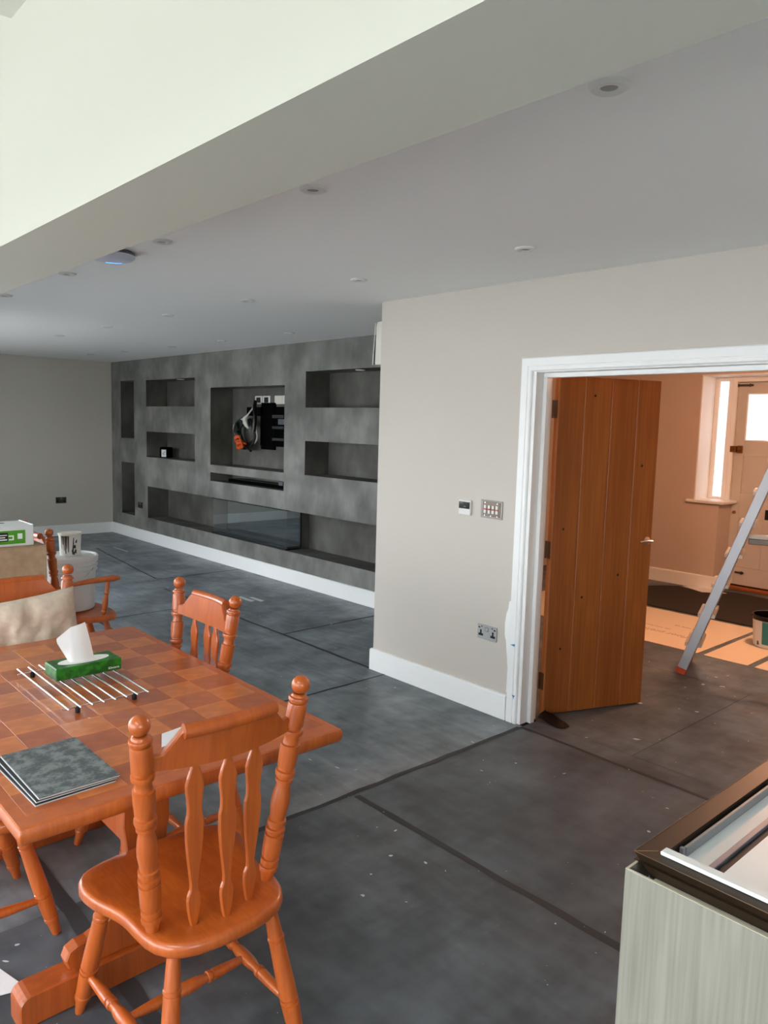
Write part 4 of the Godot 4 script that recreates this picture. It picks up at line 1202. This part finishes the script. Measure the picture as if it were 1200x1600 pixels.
	run.tube([Vector3(0.10, 0.31, -0.04), Vector3(0.095, 0.25, 0.0), Vector3(0.06, 0.19, 0.03), Vector3(0.025, 0.15, 0.04), Vector3(0.04, 0.10, 0.05), Vector3(0.10, 0.04, 0.05)], [0.010, 0.010, 0.010, 0.030, 0.032, 0.014], 8)
	obj("white_cable", run, M["cable_white"], cbl)
	var oe := MB.new()
	oe.tube([Vector3(-0.11, -0.10, 0.06), Vector3(-0.08, -0.15, 0.07), Vector3(-0.10, -0.20, 0.07)], 0.011, 8)
	obj("orange_cable", oe, M["cable_orange"], cbl)
	oe = MB.new()
	oe.tube([Vector3(-0.05, -0.10, 0.06), Vector3(0.02, -0.125, 0.07), Vector3(0.09, -0.14, 0.07)], 0.009, 8)
	obj("orange_cable", oe, M["cable_orange"], cbl)
	var pe := MB.new()
	pe.tube([Vector3(0.0, -0.16, 0.03), Vector3(0.08, -0.19, 0.04), Vector3(0.16, -0.215, 0.05)], 0.016, 8)
	obj("black_cable", pe, M["cable_black"], cbl)
	pe = MB.new()
	pe.tube([Vector3(0.12, 0.34, -0.03), Vector3(0.20, 0.28, 0.03), Vector3(0.24, 0.15, 0.05), Vector3(0.22, 0.0, 0.05)], 0.022, 8)
	obj("black_cable", pe, M["cable_black"], cbl)
	# thing left in the slot under the television recess
	var sbx := thing("media_box", "black media box lying in the long slot under the television recess", "media player", Vector3(-7.3, 0.955, -4.75))
	obj("body", boxes([[-0.55, 0, -0.06, 0.62, 0.035, 0.07]], 0.004), M["bracket_black"], sbx)
	obj("trim_strip", boxes([[-0.45, 0.035, -0.05, 0.55, 0.045, 0.05]], 0.003), M["slate_dark"], sbx)
	obj("connector", boxes([[0.48, 0.035, 0.05, 0.56, 0.075, 0.068]], 0.003), M["screen_grey"], sbx)
	# jar in the middle left niche
	var jr := thing("canister", "black canister with a white label standing in the middle left niche", "canister", Vector3(-9.50, 1.157, -4.72))
	jr.scale = Vector3(0.8, 1.0, 0.8)
	var jb := MB.new()
	jb.lathe([Vector2(0.0, 0.0), Vector2(0.098, 0.0), Vector2(0.104, 0.008), Vector2(0.104, 0.125), Vector2(0.096, 0.140), Vector2(0.0, 0.145)], Transform3D.IDENTITY, 24)
	obj("body", jb, M["bracket_black"], jr)
	var jl := MB.new()
	var jrows := [[], []]
	for i in 9:
		var a := lerpf(0.50, 1.30, i / 8.0)
		jrows[0].append(Vector3(0.1055 * cos(a), 0.012, 0.1055 * sin(a))); jrows[1].append(Vector3(0.1055 * cos(a), 0.108, 0.1055 * sin(a)))
	jl.sheet(jrows, false, true)
	obj("label_panel", jl, M["plastic_white"], jr)
	for k in [[0.75, 0.075, 0.03], [0.95, 0.06, 0.035], [0.85, 0.045, 0.04]]:
		var lmk := boxes([[-k[2] / 2, -0.003, 0.0, k[2] / 2, 0.003, 0.0015]])
		var lo := obj("label_mark", lmk, M["label_black"], jr, Vector3(0.1057 * cos(k[0]), k[1], 0.1057 * sin(k[0])))
		lo.rotation.y = PI / 2 - k[0]
	# three-sided glass fire
	var fp2 := thing("fireplace", "three-sided glass-fronted electric fireplace set in the low recess", "fireplace", Vector3(-7.25, 0.33, ZM))
	obj("base_tray", boxes([[-0.785, 0.0, -0.186, 0.748, 0.018, 0.004]], 0.003), M["black_void"], fp2)
	obj("fuel_bed", boxes([[-0.73, 0.018, -0.25, 0.73, 0.034, -0.03]], 0.004), M["slate_dark"], fp2)
	obj("back_panel", boxes([[-0.748, 0.018, -0.196, 0.748, 0.428, -0.187]], 0.002), M["smoked_mirror"], fp2)
	obj("cheek", boxes([[-0.748, 0.0, -0.299, 0.748, 0.4295, -0.197]]), M["plaster_shaded"], fp2)
	obj("corner_post", boxes([[-0.752, 0.018, -0.197, -0.738, 0.428, -0.186]]), M["black_void"], fp2)
	obj("corner_post", boxes([[0.738, 0.018, -0.197, 0.752, 0.428, -0.186]]), M["black_void"], fp2)
	obj("front_glass", boxes([[-0.75, 0.018, -0.010, 0.75, 0.420, -0.004]]), M["fire_glass"], fp2)
	obj("side_glass", boxes([[-0.75, 0.018, -0.185, -0.744, 0.420, -0.011]]), M["fire_glass"], fp2)
	obj("side_glass", boxes([[0.744, 0.018, -0.185, 0.75, 0.420, -0.011]]), M["fire_glass"], fp2)
	obj("top_channel", boxes([[-0.76, 0.420, -0.19, 0.76, 0.429, 0.002]], 0.002), M["black_void"], fp2)

# ------------------------------------------------------------------ ceiling
func ceiling_things():
	var ring := MB.new()
	ring.lathe([Vector2(0.020, -0.004), Vector2(0.024, -0.009), Vector2(0.040, -0.009), Vector2(0.046, -0.005), Vector2(0.048, 0.0)], Transform3D.IDENTITY, 32)
	var rm := ring.done()
	var lens := MB.new()
	lens.lathe([Vector2(0.0, -0.002), Vector2(0.012, -0.0025), Vector2(0.0205, -0.0045)], Transform3D.IDENTITY, 20)
	var lm := lens.done()
	var row := {0: "row along the beam", 1: "middle ceiling row", 2: "row nearest the media wall"}
	var ords := ["nearest", "second", "third", "fourth", "fifth", "sixth", "seventh", "eighth"]
	var list := [[0, -1.045, -1.627], [0, -2.183, -1.627], [0, -3.30, -1.623], [0, -4.444, -1.62], [0, -5.573, -1.62], [1, -2.173, -2.793], [1, -3.308, -2.79], [1, -4.43, -2.78], [1, -5.545, -2.775], [1, -6.685, -2.77], [1, -7.83, -2.767], [2, -5.703, -4.02], [2, -6.833, -4.0], [2, -7.85, -3.97], [2, -8.94, -3.92], [2, -9.75, -3.83]]
	var cnt := [0, 0, 0]
	for k in list:
		var r: int = k[0]
		var t := thing("downlight", "%s unlit round white downlight of the %s" % [ords[cnt[r]], row[r]], "downlight", Vector3(k[1], CY, k[2]), 0.0, "ceiling downlights")
		cnt[r] += 1
		obj("trim_ring", rm, M["plastic_white"], t)
		obj("lens", lm, M["lens_grey"], t)
	for k in [[-5.50, 2.172, -4.68, "top right niche"], [-8.98, 2.175, -4.66, "top left niche"]]:
		var t := thing("downlight", "small white downlight in the roof of the media wall's %s" % k[3], "downlight", Vector3(k[0], k[1], k[2]), 0.0, "niche downlights")
		obj("trim_ring", rm, M["plastic_white"], t)
		obj("lens", lm, M["lens_grey"], t)
	# round smart speaker under the ceiling behind the beam
	var sp := thing("smart_speaker", "round grey fabric smart speaker with a blue light under the ceiling", "speaker", Vector3(-3.70, CY, -1.56))
	var b := MB.new()
	b.lathe([Vector2(0.0, -0.040), Vector2(0.075, -0.040), Vector2(0.096, -0.036), Vector2(0.108, -0.026), Vector2(0.110, -0.018)], Transform3D.IDENTITY, 36)
	obj("cloth_cover", b, M["speaker_cloth"], sp)
	var m := MB.new()
	m.lathe([Vector2(0.110, -0.018), Vector2(0.106, -0.004), Vector2(0.10, 0.0)], Transform3D.IDENTITY, 36)
	obj("mount_ring", m, M["screen_grey"], sp)
	var led := MB.new()
	var pts := []
	for i in 13:
		var a := PI * 1.0 + PI * 0.36 * i / 12.0
		pts.append(Vector3(0.070 * cos(a), -0.0405, 0.070 * sin(a)))
	led.tube(pts, 0.0022, 8)
	obj("status_light", led, M["blue_status_light"], sp)

# ------------------------------------------------------------------ kitchen island in the near right corner
func island():
	var t := thing("kitchen_island", "unfinished kitchen island with ash-grey panels and a bronze top frame", "kitchen island", Vector3(-0.652, 0, -1.238))
	# local: x to the right along the front panel, z away is negative
	var W := 1.0; var D := 1.5
	obj("front_panel", boxes([[-0.014, 0.0, -0.004, W, 0.860, 0.002]], 0.0008), M["ash_panel"], t)
	obj("side_panel", boxes([[-0.014, 0.0, -D, -0.009, 0.860, -0.0045]], 0.0008), M["ash_panel"], t)
	obj("panel_edge", boxes([[-0.0138, 0.860, -0.0035, W, 0.8608, 0.0015], [-0.0138, 0.860, -D, -0.0092, 0.8608, -0.0035]]), M["cream_board"], t)
	obj("carcass_rail", boxes([[0.032, 0.79, -0.050, W, 0.853, -0.0065]], 0.001), M["cream_board"], t)
	obj("dark_core", boxes([[-0.0085, 0.0, -D, W, 0.785, -0.0045]]), M["black_void"], t)
	# bronze frame: mitred channel
	var f := MB.new()
	var path := [Vector2(0.0, -D), Vector2(0.0, 0.0), Vector2(W, 0.0)]
	var inn := [Vector2(0.040, -D), Vector2(0.040, -0.042), Vector2(W, -0.042)]
	f.smooth(false)
	for i in 2:
		var a: Vector2 = path[i]; var c: Vector2 = path[i + 1]; var d: Vector2 = inn[i + 1]; var e: Vector2 = inn[i]
		var y1 := 0.90; var y0 := 0.884
		var mid := Vector3((a.x + d.x) / 2, 0.88, (a.y + d.y) / 2)
		f.oquad(Vector3(a.x, y1, a.y), Vector3(c.x, y1, c.y), Vector3(d.x, y1, d.y), Vector3(e.x, y1, e.y), mid)
		f.oquad(Vector3(a.x, y0, a.y), Vector3(c.x, y0, c.y), Vector3(d.x, y0, d.y), Vector3(e.x, y0, e.y), mid)
		# outer face tapers inwards towards the bottom
		var o1 := Vector2(0.016, -0.016) if i == 0 else Vector2(0.016, -0.016)
		var ab: Vector2 = a + Vector2(0.024, 0.0 if i == 0 else -0.024); var cb: Vector2 = c + (Vector2(0.024, -0.024) if i == 0 else Vector2(0.0, -0.024))
		f.oquad(Vector3(a.x, y1, a.y), Vector3(c.x, y1, c.y), Vector3(cb.x, 0.852, cb.y), Vector3(ab.x, 0.852, ab.y), mid)
		f.oquad(Vector3(e.x, y1, e.y), Vector3(d.x, y1, d.y), Vector3(d.x, 0.862, d.y), Vector3(e.x, 0.862, e.y), mid)
	obj("metal_frame", f, M["bronze"], t)
	var eg := MB.new()
	eg.tube([Vector3(0.0, 0.9004, -D), Vector3(0.0, 0.9004, 0.0), Vector3(W, 0.9004, 0.0)], 0.0007, 6)
	eg.tube([Vector3(0.0, 0.9004, 0.0), Vector3(0.030, 0.9004, -0.034)], 0.0006, 6)
	obj("frame_edge", eg, M["bronze_edge"], t)
	var bk := MB.new()
	bk.box(Vector3(0.012, 0.80, -0.040), Vector3(0.016, 0.868, -0.036))
	bk.box(Vector3(0.012, 0.835, -0.036), Vector3(0.036, 0.840, -0.020))
	obj("corner_bracket", bk, M["steel"], t)
	# inside the frame
	obj("inner_floor", boxes([[0.041, 0.80, -D, W, 0.872, -0.051]]), M["white_board"], t)
	obj("track", boxes([[0.0455, 0.872, -D, 0.052, 0.892, -0.10]], 0.001), M["grey_rail"], t)
	obj("track_stop", boxes([[0.042, 0.872, -0.098, 0.050, 0.893, -0.090]], 0.001), M["grey_rail"], t)
	obj("dark_slot", boxes([[0.108, 0.8722, -D, 0.140, 0.8735, -0.052]]), M["slate_dark"], t)
	obj("metal_strip", boxes([[0.096, 0.8722, -D, 0.1075, 0.880, -0.060]], 0.001), M["lilac_rail"], t)
	var wb := thing("white_worktop_board", "glossy white board lying inside the island's bronze frame", "board", Vector3(-0.652, 0.0, -1.238))
	obj("board", boxes([[0.138, 0.8738, -D, W, 0.900, -0.047]], 0.001), M["white_board"], wb)
	obj("front_strip", boxes([[0.038, 0.9006, -0.046, W, 0.908, -0.024]], 0.0015), M["white_board"], wb)

# ------------------------------------------------------------------ hall
func hall_things():
	# the open planked door
	var d := Node3D.new()
	d.name = "door_1"
	add_child(d)
	d.set_meta("kind", "structure")
	d.position = Vector3(-2.52, 0.008, -3.603)
	d.rotation.y = atan2(0.930, 0.368)
	var W := 0.700; var H := 1.955
	var ex := [0.0, 0.171, 0.355, 0.536, W]
	obj("door_core", boxes([[0.002, 0.001, -0.038, W - 0.002, H - 0.001, -0.006]], 0.001), M["oak_edge"], d)
	var planks := []
	for i in 4:
		planks.append(obj("plank", boxes([[ex[i] + (0.0 if i == 0 else 0.0008), 0, -0.008, ex[i + 1] - (0.0 if i == 3 else 0.0008), H, 0.0]], 0.0065), M["oak"] if i % 2 else M["oak_warm"], d))
		obj("plank", boxes([[ex[i] + (0.0 if i == 0 else 0.0008), 0, -0.044, ex[i + 1] - (0.0 if i == 3 else 0.0008), H, -0.036]], 0.0035), M["oak_warm"], d)
	obj("edge_strip", boxes([[-0.001, 0.001, -0.041, 0.006, H - 0.001, -0.004]], 0.001), M["oak_edge"], d)
	for k in [[0.239, 1.852], [0.594, 1.457], [0.072, 1.092], [0.469, 0.809], [0.224, 0.687], [0.095, 0.388]]:
		var kn := MB.new()
		kn.lathe([Vector2(0.0085, 0.0), Vector2(0.007, 0.0008), Vector2(0.0, 0.001)], Transform3D(Basis(Vector3.RIGHT, PI / 2), Vector3(k[0], k[1], -0.0003)), 12)
		var pi := 0
		for i in 4:
			if k[0] > ex[i]: pi = i
		obj("knot", kn, M["knot"], planks[pi])
	for s in [0.0, 1.0]:
		var zf: float = 0.0 if s == 0.0 else -0.044
		var sg := 1.0 if s == 0.0 else -1.0
		var h := MB.new()
		h.lathe([Vector2(0.024, 0), Vector2(0.024, 0.006), Vector2(0.020, 0.008), Vector2(0.009, 0.010), Vector2(0.009, 0.045), Vector2(0, 0.046)], Transform3D(Basis(Vector3.RIGHT, sg * PI / 2), Vector3(0.662, 1.010, zf)), 18)
		h.tube([Vector3(0.668, 1.010, zf + sg * 0.042), Vector3(0.64, 1.013, zf + sg * 0.048), Vector3(0.605, 1.012, zf + sg * 0.046), Vector3(0.58, 1.008, zf + sg * 0.044)], [0.009, 0.008, 0.007, 0.006], 10)
		obj("door_handle", h, M["chrome"], d)
	for y in [1.77, 0.97, 0.195]:
		var h := MB.new()
		h.box(Vector3(-0.003, y - 0.05, -0.036), Vector3(-0.0008, y + 0.05, -0.008))
		h.tube([Vector3(-0.006, y - 0.05, -0.046), Vector3(-0.006, y + 0.05, -0.046)], 0.007, 10)
		obj("hinge", h, M["hinge_steel"], d)
	# black sheeting folded against the foot of the door
	var bs := MB.new()
	var rows := []
	for i in 7:
		var r := []
		for j in 5:
			var u := i / 6.0; var v := j / 4.0
			var p := Vector3(lerpf(-2.505, -2.325, u), 0.0, lerpf(-3.535, -3.60, v) + 0.03 * u * (1.0 - v) + 0.0)
			p.y = 0.004 + 0.042 * (1.0 - u) * (0.3 + 0.7 * v) + 0.006 * sin(u * 9.0 + v * 4.0) * (1.0 - u)
			if u > 0.85: p.z = lerpf(p.z, -3.575, 0.5)
			r.append(p)
		rows.append(r)
	bs.sheet(rows, false, true)
	bs.sheet(rows.map(func(r): return r.map(func(p): return p - Vector3(0, 0.003, 0))), false, false, 7)
	tag(obj("plastic_sheet", bs, M["black_sheet"]), "crumpled black plastic sheet at the foot of the open oak door", "sheet")
	# doormat with a ragged far edge
	var dm := MB.new()
	dm.prism([Vector2(-4.2, -6.80), Vector2(-2.1, -6.775), Vector2(-2.1, -8.02), Vector2(-2.95, -8.06), Vector2(-3.3, -8.10), Vector2(-3.52, -8.02), Vector2(-3.62, -7.90), Vector2(-3.74, -7.86), Vector2(-3.86, -7.92), Vector2(-3.98, -7.80), Vector2(-4.2, -7.4)], 0.008, Transform3D(Basis(Vector3.RIGHT, Vector3.BACK, Vector3.DOWN), Vector3(0, 0.009, 0)))
	tag(obj("doormat", dm, M["doormat"]), "dark brown coir doormat on the hall floor before the front door", "mat")
	# tan protection boards
	var bd := [[-4.6, -6.72, -2.545, -5.595, "tan floor protection board with printed lettering, left of the ladder foot", 0.0], [-2.492, -6.60, -2.168, -5.590, "narrow tan floor protection board between two dark gaps, left of the bucket", 0.012], [-2.118, -6.60, -0.9, -5.60, "tan floor protection board at the right edge under the bucket", 0.008]]
	for k in bd:
		var o := thing("protection_board", k[4], "board", Vector3(k[2], 0.0, k[3]), k[5], "protection boards in the hall")
		obj("sheet", boxes([[k[0] - k[2], 0.0, k[1] - k[3], 0.0, 0.005, 0.0]], 0.001), M["board_tan"], o)
		if k[0] < -4.0:
			var sf := SystemFont.new()
			sf.font_names = PackedStringArray(["Droid Sans"])
			var ln := 0
			for w in [["floor protection", 0.085, -0.55, -0.36, 0], ["do not remove", 0.045, -0.62, -0.50, 0], ["this side up", 0.045, -0.40, -0.66, 0]]:
				var tm := TextMesh.new()
				tm.text = w[0]
				tm.font = sf
				tm.font_size = 16
				tm.pixel_size = w[1] / 16.0
				tm.depth = 0.0006
				var lt := obj("lettering", tm, M["board_print"], o, Vector3(w[2], 0.0054, w[3]))
				lt.rotation = Vector3(-PI / 2, PI, 0)
				ln += 1
	# white paper scraps at the mat's far edge
	var sc := MB.new()
	sc.prism([Vector2(-3.82, -7.93), Vector2(-3.55, -7.80), Vector2(-3.35, -7.95), Vector2(-3.5, -8.03), Vector2(-3.7, -8.03)], 0.003, Transform3D(Basis(Vector3.RIGHT, Vector3.BACK, Vector3.DOWN), Vector3(0, 0.013, 0)))
	tag(obj("paper_scrap", sc, M["paper"]), "pale torn paper scrap on the mat by the hall corner", "paper")
	# stepladder
	var l := thing("ladder", "aluminium stepladder standing in the hall with orange feet", "ladder", Vector3(-2.40, 0, -5.03))
	var dir := Vector3(0.94 * 0.325, 1.0, -0.34 * 0.325).normalized()
	var along := Vector3(0.94, 0, -0.34)                  # horizontal lean
	var across := Vector3(-0.30, 0, -0.954).normalized()  # along the treads, away from the camera
	across = (across - along * across.dot(along) * 0.55).normalized()
	var face := across.cross(dir).normalized()
	var SL := 2.25
	for s in [0.0, 0.36]:
		var o: Vector3 = across * s
		var b := MB.new()
		var xf := Transform3D(Basis(face, dir, face.cross(dir)), o)
		b.box(Vector3(-0.032, 0.04, -0.011), Vector3(0.032, SL, 0.011), 0.003, xf)
		obj("stile", b, M["aluminium"], l)
		var f := MB.new()
		f.box(Vector3(-0.034, 0.0, -0.014), Vector3(0.034, 0.045, 0.014), 0.004, xf)
		obj("foot", f, M["orange_plastic"], l)
	for i in 8:
		var h := 0.21 + 0.215 * i
		var c := along * 0.325 * h + Vector3(0, h, 0) + across * 0.18
		var b := MB.new()
		b.box(Vector3(-0.055, -0.013, -0.172), Vector3(0.055, 0.013, 0.172), 0.003, Transform3D(Basis(along.normalized(), Vector3.UP, along.normalized().cross(Vector3.UP)), c))
		obj("tread", b, M["plastic_cream"], l)
	for s in [0.02, 0.34]:
		var b := MB.new()
		var top: Vector3 = along * 0.325 * 2.1 + Vector3(0, 2.1, 0) + across * s
		b.tube([top, Vector3(along.x * 1.45, 0.01, along.z * 1.45) + across * s], 0.014, 10)
		obj("rear_leg", b, M["aluminium"], l)
	var bar := MB.new()
	bar.box(Vector3(0.0, -0.012, -0.012), Vector3(0.62, 0.018, 0.02), 0.004, Transform3D(Basis(along.normalized(), Vector3.UP, along.normalized().cross(Vector3.UP)), along * 0.325 * 0.99 + Vector3(0, 0.99, 0) + across * 0.05))
	obj("spreader_bar", bar, M["plastic_cream"], l)
	var bar2 := MB.new()
	bar2.box(Vector3(0.04, -0.05, -0.010), Vector3(0.62, -0.012, 0.012), 0.004, Transform3D(Basis(along.normalized(), Vector3.UP, along.normalized().cross(Vector3.UP)), along * 0.325 * 0.99 + Vector3(0, 0.99, 0) + across * 0.05))
	obj("brush_strip", bar2, M["hinge_steel"], l)
	# bucket
	var k := thing("paint_bucket", "white paint bucket with teal label and black rim on the hall boards", "bucket", Vector3(-2.265, 0.006, -6.27))
	var b := MB.new()
	b.lathe([Vector2(0.125, 0.0), Vector2(0.129, 0.005), Vector2(0.146, 0.225), Vector2(0.146, 0.228)], Transform3D.IDENTITY, 32)
	b.disc(0.125, 0.0, false, Transform3D.IDENTITY, 32)
	obj("bucket_body", b, M["plastic_cream"], k)
	var r := MB.new()
	r.lathe([Vector2(0.146, 0.215), Vector2(0.155, 0.217), Vector2(0.157, 0.246), Vector2(0.150, 0.252), Vector2(0.142, 0.250), Vector2(0.138, 0.18), Vector2(0.0, 0.17)], Transform3D.IDENTITY, 32)
	obj("rim", r, M["bucket_rim"], k)
	var lb := MB.new()
	var rows2 := [[], []]
	for i in 13:
		var a := lerpf(0.55, 1.75, i / 12.0)
		rows2[0].append(Vector3(0.132 * cos(a), 0.03, 0.132 * sin(a))); rows2[1].append(Vector3(0.147 * cos(a), 0.21, 0.147 * sin(a)))
	lb.sheet(rows2, false, true)
	obj("label_panel", lb, M["teal_label"], k)
	var lm := MB.new()
	lm.box(Vector3(-0.062, 0.02, 0.112), Vector3(-0.042, 0.05, 0.122))
	obj("label_mark", lm, M["hinge_steel"], k)
	# cardboard box at the right edge
	var cb := thing("carton", "small tan cardboard box behind the paint bucket in the hall", "carton", Vector3(-2.60, 0.0105, -7.3))
	obj("carton_body", boxes([[0, 0, -0.35, 0.45, 0.30, 0]], 0.003), M["cardboard"], cb)
	obj("flap", boxes([[0.0, 0.30, -0.36, 0.45, 0.304, -0.18], [0.0, 0.30, -0.17, 0.45, 0.304, 0.0]], 0.001), M["board_tan"], cb)
